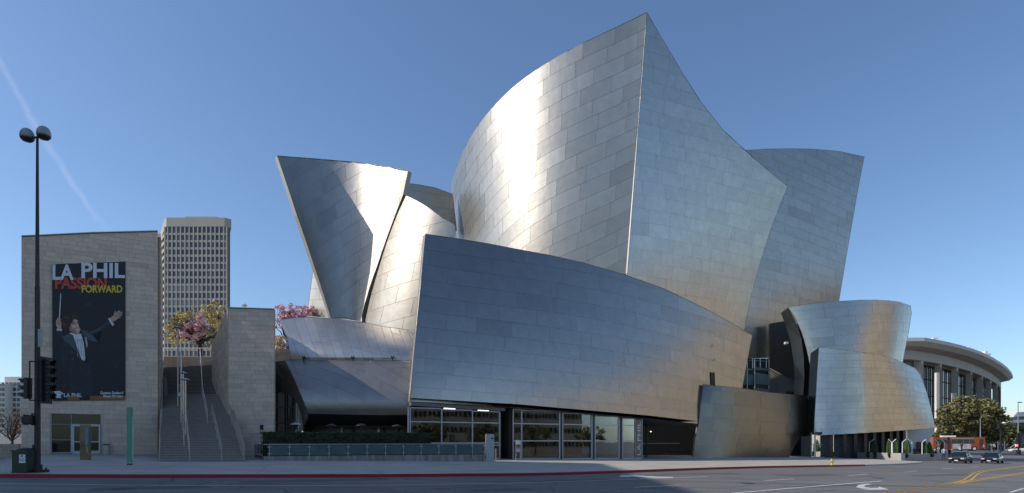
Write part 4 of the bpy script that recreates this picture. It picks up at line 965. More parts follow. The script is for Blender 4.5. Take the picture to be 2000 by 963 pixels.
# oblique side wall facing the stairs (parallelogram edge)
q0 = GW.pt(0, 0); q1 = W(414, 0, 58); q1.z = 0; s2 = Wall(q1, q0)
cladding(sg, 'side_wall', [[Vector((q1.x, q1.y, kk[2])), Vector((q0.x-.03, q0.y+.03, kk[2]))], [Vector((q1.x, q1.y, kk[3])), Vector((q0.x-.03, q0.y+.03, kk[3]))]], int((kk[3]-kk[2])/.36), .09,
         outline=[(414, 899), (414, 672), (428, 640), (444.4, 602), (444.4, 899)], gap=.018, proud=.015, depth=.3, m=STONE, bm=STONEB, sub=(1, 1), pname='stone_block', tvar=.12, tilt=0, pillow=0, jit=.3, sheetres=(6, 8))
zt3 = kk[3]-.25; MB().add([GW.pt(0, zt3), GW.pt(kk[1], zt3), Vector((-.404*60, 60, zt3)), Vector((q1.x+.5, 58, zt3))], [(0, 1, 2, 3)]).build('roof', CONC, sg)
MB().prism([GW.pt(kk[1], kk[2], -.3), GW.pt(kk[1], kk[3]-.1, -.3), Vector((-.404*60, 60, kk[3]-.1)), Vector((-.404*60, 60, kk[2]))], (-.3, 0, 0)).build('side_wall', MATS['limestone_plain'], sg)
mb = MB(); mb.tube([GW.hit(444.5, 600.6, .04), GW.hit(536, 603.6, .04)], .06, 4); mb.build('coping', MATS['coping_metal'], sg)
# garden wall behind
gwl = Wall(W(530, 0, 62)*1.0, W(570, 0, 62.5)*1.0)
gwt = empty('garden_wall', gwl.pt(1, 8), 'short stretch of limestone wall under the orange shrub', 'wall')
a_ = W(520, 705, 62); b_ = W(585, 705, 62.5); c_ = W(585, 682, 62.5); d_ = W(520, 682, 62)
cladding(gwt, 'wall_core', [[W(520, 780, 62), W(585, 780, 62.5)], [W(520, 682, 62), W(585, 682, 62.5)]], 15, .28, gap=.018, proud=.015, depth=.3, m=STONE, bm=STONEB, sub=(1, 1), pname='stone_block', tvar=.12, tilt=0, pillow=0, jit=.3, sheetres=(4, 4))
# raised plaza behind stairs
MB().add([Vector((-44, 66.2, tz-.1)), Vector((-32.5, 66.2, tz-.1)), Vector((-10, 70, tz-.1)), Vector((-10, 110, tz-.1)), Vector((-60, 110, tz-.1))], [(0, 1, 2, 3, 4)]).build('plaza_terrace', CONC)['kind'] = 'structure'
# ============================================================ STAIRS
BL = GS(309, 901.5); BR = GS(478, 901.5); BL.z = BR.z = (BL.z+BR.z)/2
TL = Vector((-.597*53.3, 53.3, 0)); TR = Vector((-.487*53.3, 53.3, 0)); zL = EYE+90.5/F*53.3
stair = empty('outdoor_staircase', (BL+BR)/2, 'wide grey concrete staircase climbing between the stone building and the stone wing', 'staircase')
n1 = 34
def step(a, b, c, d, z0, z1, m=None):
    m = m or CONCD
    nose = Vector((.12, -.2, 0))*.1
    mb = MB(); mb.prism([gzv(a, z0), gzv(b, z0), gzv(c, z0), gzv(d, z0)], (0, 0, z1-z0-.04)); mb.prism([gzv(a, z1-.04)+nose, gzv(b, z1-.04)+nose, gzv(c, z1-.04), gzv(d, z1-.04)], (0, 0, .04), 1)
    return mb.build('step', [m, mat('stair_tread', (.36, .32, .275), .8, var=.12, scale=3)], stair)
def gzv(p, z): return Vector((p.x, p.y, z))
def flight(bl, br, tl, tr, z0, z1, n):
    for i in range(n):
        a = bl.lerp(tl, i/n); b = br.lerp(tr, i/n); c = br.lerp(tr, (i+1.6)/n); d = bl.lerp(tl, (i+1.6)/n)
        step(a, b, c, d, z0+(z1-z0)*i/n-(.5 if i else .2), z0+(z1-z0)*(i+1)/n)
flight(BL, BR, TL, TR, BL.z, zL, n1)
U0L = TL.lerp(TL+(TL-BL), .08); U0R = TR+(TR-BR)*.08
TL2 = Vector((-.593*66.1, 66.1, 0)); TR2 = Vector((-.497*66.1, 66.1, 0)); zU = EYE+164.5/F*66.1
step(TL, TR, U0R+Vector((.3, 1, 0)), U0L+Vector((0, 1, 0)), zL-.6, zL+.002)
CONCD = mat('shaded_stair_concrete', (.15, .14, .13), .8, bump=.2, scale=3, var=.12)  # deeper shade of the upper flight put into its colour
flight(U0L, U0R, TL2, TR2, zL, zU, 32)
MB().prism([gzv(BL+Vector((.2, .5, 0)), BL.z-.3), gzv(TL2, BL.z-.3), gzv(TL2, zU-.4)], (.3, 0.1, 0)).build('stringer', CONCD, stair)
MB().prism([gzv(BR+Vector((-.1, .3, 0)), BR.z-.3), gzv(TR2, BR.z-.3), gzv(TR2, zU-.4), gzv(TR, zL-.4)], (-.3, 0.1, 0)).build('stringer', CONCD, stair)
def rail(f0, f1, side, bottom=True, npost=9, h=.95, z0=None, z1=None, A=(None,)*4, r=.035, rails=(1, .55), n=1):
    bl, br, tl, tr = A; mb = MB()
    for rr in rails:
        mb.tube([gzv(bl.lerp(br, side).lerp(tl.lerp(tr, side), f), z0+(z1-z0)*f+h*rr) for f in (f0, f1)], r if rr == 1 else r*.6, 6)
    for i in range(npost+1):
        f = f0+(f1-f0)*i/npost; p = bl.lerp(br, side).lerp(tl.lerp(tr, side), f); z = z0+(z1-z0)*f; mb.tube([gzv(p, z-.05), gzv(p, z+h)], r*.8, 6)
    mb.build('handrail', RAILM, stair)
LOW = dict(A=(BL, BR, TL, TR), z0=BL.z+.1, z1=zL); UP = dict(A=(U0L, U0R, TL2, TR2), z0=zL, z1=zU)
rail(.0, .5, .985, npost=14, **LOW); rail(.46, .96, .97, npost=14, **LOW); rail(.0, .5, 1.0, npost=14, **LOW)
rail(0, .6, .72, npost=5, **LOW); rail(.5, 1.0, .64, npost=7, **LOW)
rail(0, .92, .35, npost=8, **LOW); rail(0.15, 1.0, .30, npost=8, **LOW)
rail(0, .5, .015, npost=12, **LOW); rail(.45, 1, .03, npost=12, **LOW)
rail(.05, 1.0, .97, npost=10, **UP); rail(0, 1.02, .28, npost=4, **UP); rail(0, 1.02, .66, npost=4, **UP); rail(.2, 1.02, .02, npost=5, **UP)
mb = MB(); mb.tube([gzv(TL2, zU+1), gzv(TR2, zU+1)], .04, 6)
for f in (0, .14, .28, .42, .56, .7, .85, 1): mb.tube([gzv(TL2.lerp(TR2, f), zU), gzv(TL2.lerp(TR2, f), zU+1)], .025, 5)
mb.build('landing_rail', RAILM, stair)
# thin lamp posts standing in the stairs
for (px, top, f, sd) in ((347.5, 640, .75, .27), (353.5, 690, .5, .3), (357.5, 729, .42, .36), (362, 742, .3, .37)):
    p = BL.lerp(BR, sd).lerp(TL.lerp(TR, sd), f); u = (px-CX)/F; p = Vector((u*p.y, p.y, 0)); z = BL.z+(zL-BL.z)*f; zt4 = EYE+(HZ-top)/F*p.y
    t = empty('stair_lamp', gzv(p, z), {347.5: 'tallest thin lamp post on the stairs, rising past the pink tree', 353.5: 'second tallest thin steel post on the stairs', 357.5: 'thin steel lamp post with a small head above the landing', 362: 'shortest of the thin lamp posts on the stairs'}[px], 'lamp post', 'thin lamp posts along the stairs')
    mb = MB(); mb.tube([gzv(p, z), gzv(p, zt4)], .06, 8); mb.build('post', RAILM, t)
    mb = MB(); mb.lathe(gzv(p, zt4-.05), [(.04, 0), (.32, .03), (.34, .07), (.1, .16), (.02, .2)] if px != 353.5 else [(.07, 0), (.08, .12), (.02, .16)], 12); mb.build('lamp_head', RAILM, t)
    if px == 353.5: mb = MB(); mb.box(gzv(p, zt4-3.2), (.4, .3, .3)); mb.build('camera_box', ALU, t)
# ============================================================ CAFE PATIO: kerb wall, glass railing, hedge, heaters
PA = GS(515.5, 899.5); PB = GS(947, 901)
KWL = Wall(PA, PB); L_ = KWL.along(947)
zpt = lambda k: g(*KWL.pt(k, 0).xy)+KH
cw = empty('patio_kerb_wall', KWL.pt(L_/2, zpt(L_/2)), 'low stained concrete wall carrying the glass railing', 'wall')
MB().add([KWL.pt(0, zpt(0)-.2), KWL.pt(L_, zpt(L_)-.2), KWL.pt(L_, zpt(0)+.30), KWL.pt(0, zpt(0)+.30)]+[KWL.pt(0, zpt(0)-.2, -.5), KWL.pt(L_, zpt(L_)-.2, -.5), KWL.pt(L_, zpt(0)+.30, -.5), KWL.pt(0, zpt(0)+.30, -.5)], [(0, 1, 2, 3), (3, 2, 6, 7), (1, 5, 6, 2), (0, 3, 7, 4)]).build('wall', mat('stained_concrete', (.27, .25, .22), .85, var=.45, stretch=(1.5, 1.5, .3), scale=2.2), cw)
ztop_ = zpt(0)+.30
ENDP = Vector((W(497, 0, 47.5).x, 47.5, 0)); RT = Wall(ENDP, KWL.pt(0, 0)); RL = RT.along(515.5)
MB().prism([RT.pt(0, zpt(0)-.2), RT.pt(RL, zpt(0)-.2), RT.pt(RL, ztop_), RT.pt(0, ztop_)], (.3, .2, 0)).build('wall', MATS['stained_concrete'], cw)
gr_ = empty('glass_railing', KWL.pt(L_/2, ztop_), 'frosted teal glass railing with steel posts in front of the hedge', 'railing')
FROST = mat('frosted_teal', (.075, .125, .13), .22, var=.25, scale=.8)
posts = [526, 565.5, 604, 642.5, 679.5, 716.5, 752.5, 787.5, 822, 856.5, 890, 922, 945]
rh = KWL.hit(700, 868).z-ztop_
for i, x in enumerate(posts):
    k = KWL.along(x); p = MB().box(KWL.pt(k, ztop_+rh/2-.1, .07), (.055, .05, rh+.2), KWL.ax).build('post', ALU, gr_)
    for z in (.22, .78):
        MB().box(KWL.pt(k, ztop_+rh*z, .03), (.26, .06, .05), KWL.ax).build('clamp', ALU, p)
    if i < len(posts)-1:
        k2 = KWL.along(posts[i+1]); MB().box(KWL.pt((k+k2)/2, ztop_+rh/2, 0), (k2-k-.12, .02, rh-.1), KWL.ax).build('glass_panel', FROST, gr_)
MB().box(KWL.pt((KWL.along(526)+KWL.along(945))/2, ztop_+rh+.02, .05), (KWL.along(945)-KWL.along(526), .07, .05), KWL.ax).build('top_rail', ALU, gr_)
MB().box(KWL.pt((KWL.along(526)+KWL.along(945))/2, ztop_+.03, -.22), (KWL.along(945)-KWL.along(526), .04, .06), KWL.ax).build('gutter', BLACK, gr_)
ka = KWL.along(526)
for f in (0, .3, .6, .85):
    p = RT.pt(RL*f, 0); MB().box(gzv(p, ztop_+rh/2), (.05, .05, rh), RT.ax).build('post', RAILM, gr_)
    if f < .8: q = RT.pt(RL*(f+.27), 0); MB().prism([gzv(p, ztop_+.1), gzv(q, ztop_+.1), gzv(q, ztop_+rh-.05), gzv(p, ztop_+rh-.05)], (.02, .02, 0)).build('glass_panel', FROST, gr_)
MB().tube([gzv(RT.pt(0, 0), ztop_+rh), gzv(RT.pt(RL, 0), ztop_+rh), KWL.pt(ka, ztop_+rh)], .03, 5).build('top_rail', RAILM, gr_)
# hedge
hy = KWL.hit(700, 0, -1.1)
HG = [leafm('hedge_dark', (.022, .034, .010)), leafm('hedge_mid', (.045, .065, .016)), leafm('hedge_light', (.10, .12, .03))]
hk0, hk1 = KWL.along(508), KWL.along(848); hz0 = ztop_-.1; hz1 = KWL.hit(650, 844.5, -1.1).z
hd = empty('clipped_hedge', KWL.pt((hk0+hk1)/2, hz0, -1.1), 'long clipped green hedge behind the glass railing', 'hedge')
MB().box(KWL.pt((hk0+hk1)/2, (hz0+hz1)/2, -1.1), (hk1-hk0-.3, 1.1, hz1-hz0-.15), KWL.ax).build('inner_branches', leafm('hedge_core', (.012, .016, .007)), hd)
cs = []; 
for _ in range(1900):
    k = hk0+RS.rand()*(hk1-hk0); z = hz0+RS.rand()*(hz1-hz0); o_ = -.5
    if RS.rand() < .3: z = hz1-.05; o_ = -.5-1.2*RS.rand()
    cs.append(tuple(KWL.pt(k, z, o_)))
leaf_mesh('foliage', cs, [.10]*len(cs), 22, .035, HG, [.45, .4, .15], hd)
patio_z = ztop_+.15
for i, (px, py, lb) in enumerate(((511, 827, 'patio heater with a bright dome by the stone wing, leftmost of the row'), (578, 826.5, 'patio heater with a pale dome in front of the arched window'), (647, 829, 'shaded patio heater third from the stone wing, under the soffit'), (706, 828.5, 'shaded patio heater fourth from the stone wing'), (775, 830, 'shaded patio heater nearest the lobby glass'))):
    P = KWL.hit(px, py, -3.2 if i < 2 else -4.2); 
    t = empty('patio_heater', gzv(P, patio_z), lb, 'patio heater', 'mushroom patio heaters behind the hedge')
    mb = MB(); mb.tube([gzv(P, patio_z), gzv(P, P.z-.3)], .04, 8); mb.lathe(gzv(P, patio_z), [(.28, 0), (.28, .7), (.22, .8), (.05, .85)], 12); mb.build('pole', ALU if i < 2 else DARKM, t)  # dark metal on the last three stands in for shade under the soffit
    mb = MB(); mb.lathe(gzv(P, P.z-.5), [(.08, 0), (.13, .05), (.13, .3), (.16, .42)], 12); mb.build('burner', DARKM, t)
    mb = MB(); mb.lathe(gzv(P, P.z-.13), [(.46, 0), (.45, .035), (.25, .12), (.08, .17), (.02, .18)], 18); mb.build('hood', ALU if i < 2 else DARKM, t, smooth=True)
# monolith sign, menu stand
P = KWL.hit(956.5, 900, .0); P = GS(956.5, 901)
t = empty('steel_monolith', P, 'plain grey steel sign pillar at the right end of the glass railing', 'sign')
MB().box(gzv(P, P.z+1.05*2.1/2), (.68, .22, 2.2), KWL.ax).build('pillar', mat('pillar_steel', (.42, .43, .44), .5, .4), t)
MB().box(gzv(P, P.z+1.85)+KWL.n*.12+KWL.d*.18, (.2, .02, .12), KWL.ax).build('plaque', DARKM, t)
P = GS(968, 902.5); solo(MB().tube([P, P+ZUP*1.05], .06, 10), 'bollard', RAILM, 'short steel bollard right of the grey steel sign pillar', 'bollard')
P = GS(1012, 899.5)
t = empty('menu_stand', P, 'slim metal menu stand with a lit sheet before the lobby entrance', 'menu stand')
mb = MB(); mb.box(P+ZUP*.03, (.6, .4, .05), LW.ax)
for s_ in (-.22, .22): mb.box(P+ZUP*.85+LW.d*s_, (.05, .05, 1.65), LW.ax)
mb.box(P+ZUP*.9, (.44, .03, .35), LW.ax); mb.build('frame', ALU, t)
MB().box(P+ZUP*1.55+LW.n*.05, (.42, .05, .36), LW.ax).build('menu_sheet', mat('paper', (.62, .62, .66), .5), t)
MB().box(P+ZUP*1.15+LW.n*.05, (.40, .05, .26), LW.ax).build('notice', mat('notice_brown', (.18, .13, .09), .5, var=.4, scale=20), t)
# ============================================================ STREET LAMP, SIGNALS, BIN at the left
PP = GS(73, 922.5)
def zat(py, Y): return EYE-(py-HZ)/F*Y
t = empty('street_lamp', PP, 'tall dark street lamp with two round heads in front of the stone building', 'street lamp')
POLE = mat('pole_bronze', (.035, .030, .030), .45, .3)
mb = MB(); mb.tube([PP, gzv(PP, zat(560, PP.y))], [.125, .10], 12); mb.tube([gzv(PP, zat(560, PP.y)), gzv(PP, zat(268, PP.y))], [.085, .05], 12); mb.build('pole', POLE, t)
mb = MB(); mb.box(PP+ZUP*.06, (.6, .6, .12)); mb.tube([PP, PP+ZUP*.35], .19, 10)
for i in (-.22, .22):
    for j in (-.22, .22): mb.tube([PP+Vector((i, j, .1)), PP+Vector((i, j, .2))], .035, 6)
mb.build('base', POLE, t)
for px, py in ((53, 268), (85.5, 264)):
    c = W(px, py, PP.y); h = MB(); h.lathe(c, [(.02, -.19), (.18, -.17), (.25, -.10), (.27, -.05)], 18); hd_ = h.build('lamp_shade', POLE, t, smooth=True)
    d = MB(); d.lathe(c, [(.27, -.05), (.28, .05), (.26, .19), (.19, .32), (.10, .38), (.01, .40)], 18); d.build('lamp_dome', mat('dome_grey', (.30, .31, .32), .4, .1), t, smooth=True)
    mb = MB(); mb.tube([W(73, 268, PP.y), gzv(c, c.z-.05)], .05, 8); mb.build('arm', POLE, t)
def frame(px0, px1, py0, py1, name, label, lab_cat='bracket'):
    Y = PP.y-.1; mb = MB(); a = W(px0, py0, Y); b = W(px1, py0, Y); c = W(px1, py1, Y); d = W(px0, py1, Y)
    mb.tube([gzv(a, a.z), b], .03, 6); mb.tube([d, c], .03, 6); mb.tube([a, d], .03, 6) if px0 < 70 else None
    return mb.build(name, BLACK, t)
frame(58, 97, 706, 782, 'signal_bracket', ''); frame(62, 73, 808.5, 830, 'signal_bracket', '')
def signal(px0, px1, py0, py1, n, vis, label, yaw):
    Y = PP.y-.15; c = W((px0+px1)/2, (py0+py1)/2, Y); h = (py1-py0)/F*Y; o = empty('traffic_light', gzv(c, c.z-h/2), label, 'traffic light', 'traffic lights on the lamp pole')
    ax = (Vector((math.cos(yaw), math.sin(yaw), 0)), Vector((-math.sin(yaw), math.cos(yaw), 0)), ZUP)   # ax[0]: signal faces this way
    w = .30; MB().box(c, (.16, w, h), ax).build('housing', BLACK, o)
    if n > 3: MB().box(c-ax[0]*.03, (.02, w+.28, h+.2), ax).build('backplate', BLACK, o)
    for i in range(n):
        zc = c.z-h/2+h*(i+.5)/n; b = gzv(c, zc)+ax[0]*.08; mb = MB(); r = h/n*.44
        vs = []; fs = []
        m = 12
        for k in range(m+1):
            a = math.pi*(-.18)+math.pi*1.36*k/m
            for q, (L, rr) in enumerate(((0, r), (.28 if 2 < k < m-2 else .16, r*.95))): vs.append(b+ax[0]*L+ax[1]*(math.cos(a)*rr)+ZUP*(math.sin(a)*rr))
        for k in range(m): fs.append((2*k, 2*k+1, 2*k+3, 2*k+2))
        mb.add(vs, fs); v = mb.build('visor', BLACK, o)
        l_ = MB(); l_.tube([b, b+ax[0]*.02], r*.85, 14); l_.build('lens', mat('lens_dark', (.05, .03, .02), .2), o)
    return o
signal(49, 60, 738, 779, 3, 1, 'black three lens traffic light facing left, beside the lamp pole', math.pi*1.02)
signal(87, 97, 702, 784, 5, 1, 'tall five lens traffic light in front of the banner', -.1)
Y = PP.y-.15; c = W(58.5, 820, Y); o = empty('pedestrian_signal', gzv(c, c.z-.3), 'small pedestrian signal low on the lamp pole', 'pedestrian signal')
MB().box(c, (.30, .2, .42)).build('housing', BLACK, o); MB().box(c+Vector((0, -.16, 0)), (.38, .16, .30)).build('visor', BLACK, o); MB().box(c+Vector((-.19, 0, 0)), (.06, .26, .46)).build('door', BLACK, o)
MB().box(W(68.5, 874, PP.y)-Vector((.0, .05, 0)), (.09, .12, .26)).build('push_button', BLACK, t); MB().box(W(68.5, 911, PP.y)-Vector((0, .05, 0)), (.07, .12, .35)).build('cable_box', BLACK, t)
# blank street sign plate seen edge on
sp = MB().box(W(78.5, 660, PP.y-.2), (.20, .02, .80)).build('sign_plate', mat('sign_back', (.35, .35, .34), .5, .3), t)
B = GS(48.5, 923)
t = empty('litter_bin', B, 'dark green metal litter bin with a white sticker beside the lamp pole', 'litter bin')
GRN = mat('bin_green', (.012, .035, .024), .35, .1)
mb = MB(); mb.box(B+ZUP*.48, (.64, .6, .92)); mb.build('body', GRN, t); MB().box(B+ZUP*.965, (.70, .66, .06)).build('rim', GRN, t)
mb = MB(); mb.lathe(B+ZUP*.99, [(.34, 0), (.31, .05), (.22, .10), (.08, .12)], 4*4); mb.build('lid', BLACK, t); MB().box(B+ZUP*.03, (.68, .64, .06)).build('base', BLACK, t)
st = MB().box(B+Vector((.14, -.31, .62)), (.27, .012, .37)).build('sticker', WHITE, t)
mb = MB(); mb.tube([B+Vector((.14, -.318, .74)), B+Vector((.14, -.322, .74))], .045, 10); mb.build('sticker_emblem', mat('ink_blue', (.05, .07, .25), .5), t)
text_mesh('sticker_text', 'L.A.', B+Vector((.035, -.32, .60)), Vector((1, 0, 0)), ZUP, .05, mat('ink_red', (.4, .04, .05), .5), t, .002, width=.2)
text_mesh('sticker_text', 'DOWNTOWN', B+Vector((.03, -.32, .53)), Vector((1, 0, 0)), ZUP, .04, MATS['ink_blue'], t, .002, width=.22)
# info kiosk, green post, small bin
K = GS(167, 898); t = empty('information_kiosk', K, 'bronze and steel information kiosk with a blue map panel before the glass door', 'kiosk')
ax = (Vector((.80, .60, 0)), Vector((.60, -.80, 0)), ZUP)
MB().box(K+ZUP*1.13, (.58, .30, 2.26), ax).build('body', mat('kiosk_bronze', (.22, .17, .115), .35, .8, var=.35, scale=1.5), t)
MB().box(K+ZUP*1.45+ax[1]*.16+ax[0]*.06, (.16, .02, 1.1), ax).build('map_panel', mat('map_blue', (.12, .26, .34), .4, var=.6, scale=9), t)
MB().box(K+ZUP*.65+ax[1]*.16+ax[0]*.08, (.10, .02, .4), ax).build('yellow_panel', mat('map_yellow', (.40, .28, .05), .4, var=.3, scale=9), t)
MB().box(K+ZUP*1.3+ax[1]*.155+ax[0]*.22, (.10, .02, 1.6), ax).build('side_strip', mat('kiosk_dark', (.10, .09, .08), .5), t)
K = GS(253.5, 908); t = empty('green_post', K, 'flat mint green sign post standing left of the stairs', 'post')
hh = zat(795.5, K.y)-K.z
MB().box(K+ZUP*(hh/2+.07), (.27, .12, hh-.14)).build('panel', mat('mint_green', (.11, .33, .21), .5, var=.12, scale=2), t)
MB().box(K+Vector((.155, .02, hh*.45)), (.04, .06, hh*.75)).build('edge_strip', mat('mint_pale', (.45, .62, .52), .5), t); MB().box(K+ZUP*.04, (.22, .16, .08)).build('foot', DARKM, t)
K = SW.hit(207, 887.5, .35); K.z = g(K.x, K.y)+KH; t = empty('stone_ash_bin', K, 'small pale bin with a dark lid against the stone wall right of the door', 'litter bin')
MB().box(K+ZUP*.36, (.36, .36, .72), SW.ax).build('body', mat('bin_cream', (.50, .47, .41), .8), t); MB().box(K+ZUP*.77, (.38, .38, .09), SW.ax).build('lid', DARKM, t)
# ============================================================ FAR BUILDINGS LEFT
def obox(mb, c, d, ax=None, mi=0): mb.box(c, d, ax, mi)
TY = 260.0
TWM = mat('tower_stone', (.42, .385, .33), .85, var=.08, scale=.1)
tl = W(316, 0, TY).x; tr_ = W(447.5, 0, TY).x; ztw = zat(425, TY); tb = -2
tw = empty('office_tower', ((tl+tr_)/2, TY, tb), 'tall beige ribbed tower far behind the stairs', 'tower')
wd_ = tr_-tl; dp = 24; ch = 2.0
skl, skr = W(311, 0, TY+dp).x, W(444, 0, TY+dp).x
def tpoly(i): return [Vector((tl+i, TY+ch, tb)), Vector((tl+ch+.0, TY+i, tb)), Vector((tr_-ch, TY+i, tb)), Vector((tr_-i, TY+ch, tb)), Vector((skr, TY+dp, tb)), Vector((skl+i, TY+dp, tb))]
MB().prism(tpoly(.5), (0, 0, ztw-tb-1)).build('core', mat('tower_core', (.20, .18, .16), .8), tw)
cap = MB(); p_ = tpoly(0); cap.prism([v+Vector((0, 0, ztw-tb-3.6*1.1)) for v in p_], (0, 0, 3.6*1.1)); cap.build('parapet', TWM, tw)
MB().box(Vector(((tl+tr_)/2-.6, TY+12, ztw+1.3)), (W(413, 0, TY).x-W(349, 0, TY).x, 12, 2.9)).build('plant_room', TWM, tw)
nc = 15; cwid = (wd_-1.2)/nc; fh = 14.15/F*TY; nf = 20
WINS = [mat('tower_window_'+k, c, .25, var=.3, scale=.3) for k, c in (('dark', (.055, .064, .08)), ('mid', (.10, .12, .14)), ('pale', (.22, .24, .24)))]
wmesh = {}
for k, m_ in enumerate(WINS):
    q = MB().box((0, 0, 0), (cwid*.62, .1, fh*.62)); me = bpy.data.meshes.new('window'); me.from_pydata(q.v, [], q.f); me.materials.append(m_); wmesh[k] = me
top_ = ztw-3.6*1.1
for f in range(nf):
    zc = top_-(f+.5)*fh
    pal = f in (8, 10, 14)
    for c in range(nc):
        o = bpy.data.objects.new('window', wmesh[(2 if (pal and c < 9) else (0 if RS.rand() < .72 else 1))]); link(o, tw); o.location = Vector((tl+.6+(c+.5)*cwid, TY+.44, zc+fh*.05))-tw.location
    MB().box(Vector(((tl+tr_)/2, TY+.35, zc-fh*.5)), (wd_-ch*1.3, .40, fh*.30)).build('spandrel', TWM, tw)
for c in range(nc+1):
    x = tl+.6+c*cwid; x = min(max(x, tl+1.2), tr_-1.2); MB().box(Vector((x, TY+.3, (top_+tb)/2)), (cwid*.30, .5, top_-tb)).build('pier', TWM, tw)
m2 = MB()
for f in range(nf):
    z = top_-(f+.95)*fh; m2.prism([Vector((tl+.2, TY+3, z)), Vector((skl+.2, TY+dp-2, z)), Vector((skl-.9, TY+dp-2, z)), Vector((tl-.5, TY+3, z))], (0, 0, fh*.4))
m2.build('side_balconies', TWM, tw)
# pale apartments at the far left
AY = 190.0; ax0 = W(-14, 0, AY).x
APM = mat('apartment_white', (.62, .58, .53), .85, var=.06, scale=.1)
ap = empty('apartment_block', (W(15, 0, AY).x, AY, -2), 'pale apartment block far away at the left edge behind the bare tree', 'building')
def fb(x0, x1, y0, d): a = W(x0, 0, AY+d).x; b = W(x1, 0, AY+d).x; return a, b, zat(y0, AY+d)
for (x0, x1, y0, d) in ((-60, 9, 744, 0), (9, 46, 730, 3)):
    a, b, z = fb(x0, x1, y0, d); MB().box(Vector(((a+b)/2, AY+d+8, (z-2)/2-1)), (b-a, 16, z+2)).build('wall', APM, ap)
for r in range(10):
    for c in range(6):
        x = -2+c*7.6; y = 750+r*10.2
        for (w_, h_) in ((5.2, 6.5),):
            d = -.1 if x < 8 else 2.9
            p = W(x, y, AY+d); f = MB().box(p, (w_/F*AY, .12, h_/F*AY)).build('window', WINS[0] if (r*c+r) % 3 else WINS[1], ap)
# ============================================================ FAR RIGHT: columned hall with curved roof
def arc_depth(px, py, H): return H*F/(HZ-py)
H0 = 26.3
RP = [(1700, 659), (1771, 659.3), (1806, 659.3), (1828, 663), (1850, 667.5), (1875, 673.5), (1900, 681), (1920, 688.5), (1940, 698.5), (1957, 709), (1968, 718), (1975, 726), (1978.5, 734)]
roofp = [W(px, py, arc_depth(px, py, H0)) for px, py in RP]
last = roofp[-1]; roofp += [last+Vector((-4, 9, 0)), last+Vector((-16, 18, 0)), last+Vector((-60, 25, 0)), roofp[0]+Vector((-5, 60, 0))]
cen = Vector((sum(p.x for p in roofp)/len(roofp), sum(p.y for p in roofp)/len(roofp), 0))
pv = empty('columned_hall', (100, 165, -1), 'pale concrete building with a curved overhanging roof and tall columns at the right', 'building')
PCON = mat('pavilion_concrete', (.52, .46, .38), .8, var=.08, scale=.3); PWH = mat('pavilion_white', (.66, .62, .56), .7, var=.05, scale=.3); PSOF = mat('pavilion_soffit', (.40, .36, .31), .85, var=.08, scale=.3)
def inset(P, d):
    out = []; n = len(P)
    for i in range(n):
        e1 = (P[i]-P[i-1]); e2 = (P[(i+1) % n]-P[i]); e1.z = e2.z = 0; e1.normalize(); e2.normalize()
        n1_ = Vector((-e1.y, e1.x, 0)); n2_ = Vector((-e2.y, e2.x, 0)); b = (n1_+n2_); b.normalize(); k = max(.35, b.dot(n2_)); out.append(P[i]+b*(d/k))
    return out
HR = H0+EYE
rp0 = [gzv(p, HR) for p in roofp]; rp1 = inset(rp0, 3.6); rp2 = inset(rp0, 5.2)
def loop(P, Q, m, name, par=pv):
    n = len(P); return MB().add(P+Q, [(i, (i+1) % n, n+(i+1) % n, n+i) for i in range(n)]).build(name, m, par)
loop(rp0, [gzv(p, HR-.9) for p in rp0], PWH, 'roof_edge'); loop([gzv(p, HR-.9) for p in rp0], [gzv(p, HR-2.0) for p in inset(rp0, 1.2)], PCON, 'roof_lip')
loop([gzv(p, HR-1.9) for p in inset(rp0, 1.1)], [gzv(p, HR-2.6) for p in rp1], PSOF, 'soffit')
loop([gzv(p, HR-2.6) for p in rp1], [gzv(p, HR-5.0) for p in rp1], PCON, 'beam'); MB().add([gzv(p, HR-5.0) for p in rp1]+[gzv(p, HR-5.0) for p in rp2], [(i, (i+1) % len(rp1), len(rp1)+(i+1) % len(rp1), len(rp1)+i) for i in range(len(rp1))]).build('beam_underside', PSOF, pv)
MB().add([gzv(p, HR-.02) for p in rp0], [tuple(range(len(rp0)))]).build('roof', PCON, pv)
# soffit ribs: thin radial battens
for i in range(1, 12):
    for f in (0, .33, .66):
        a = inset(rp0, 1.4); p = a[i].lerp(a[i+1], f); q = rp1[i].lerp(rp1[i+1], f); MB().prism([gzv(p, HR-2.02), gzv(q, HR-2.75), gzv(q, HR-2.5), gzv(p, HR-1.9)], (rp0[i+1]-rp0[i]).normalized()*.15).build('soffit_rib', PSOF, pv)
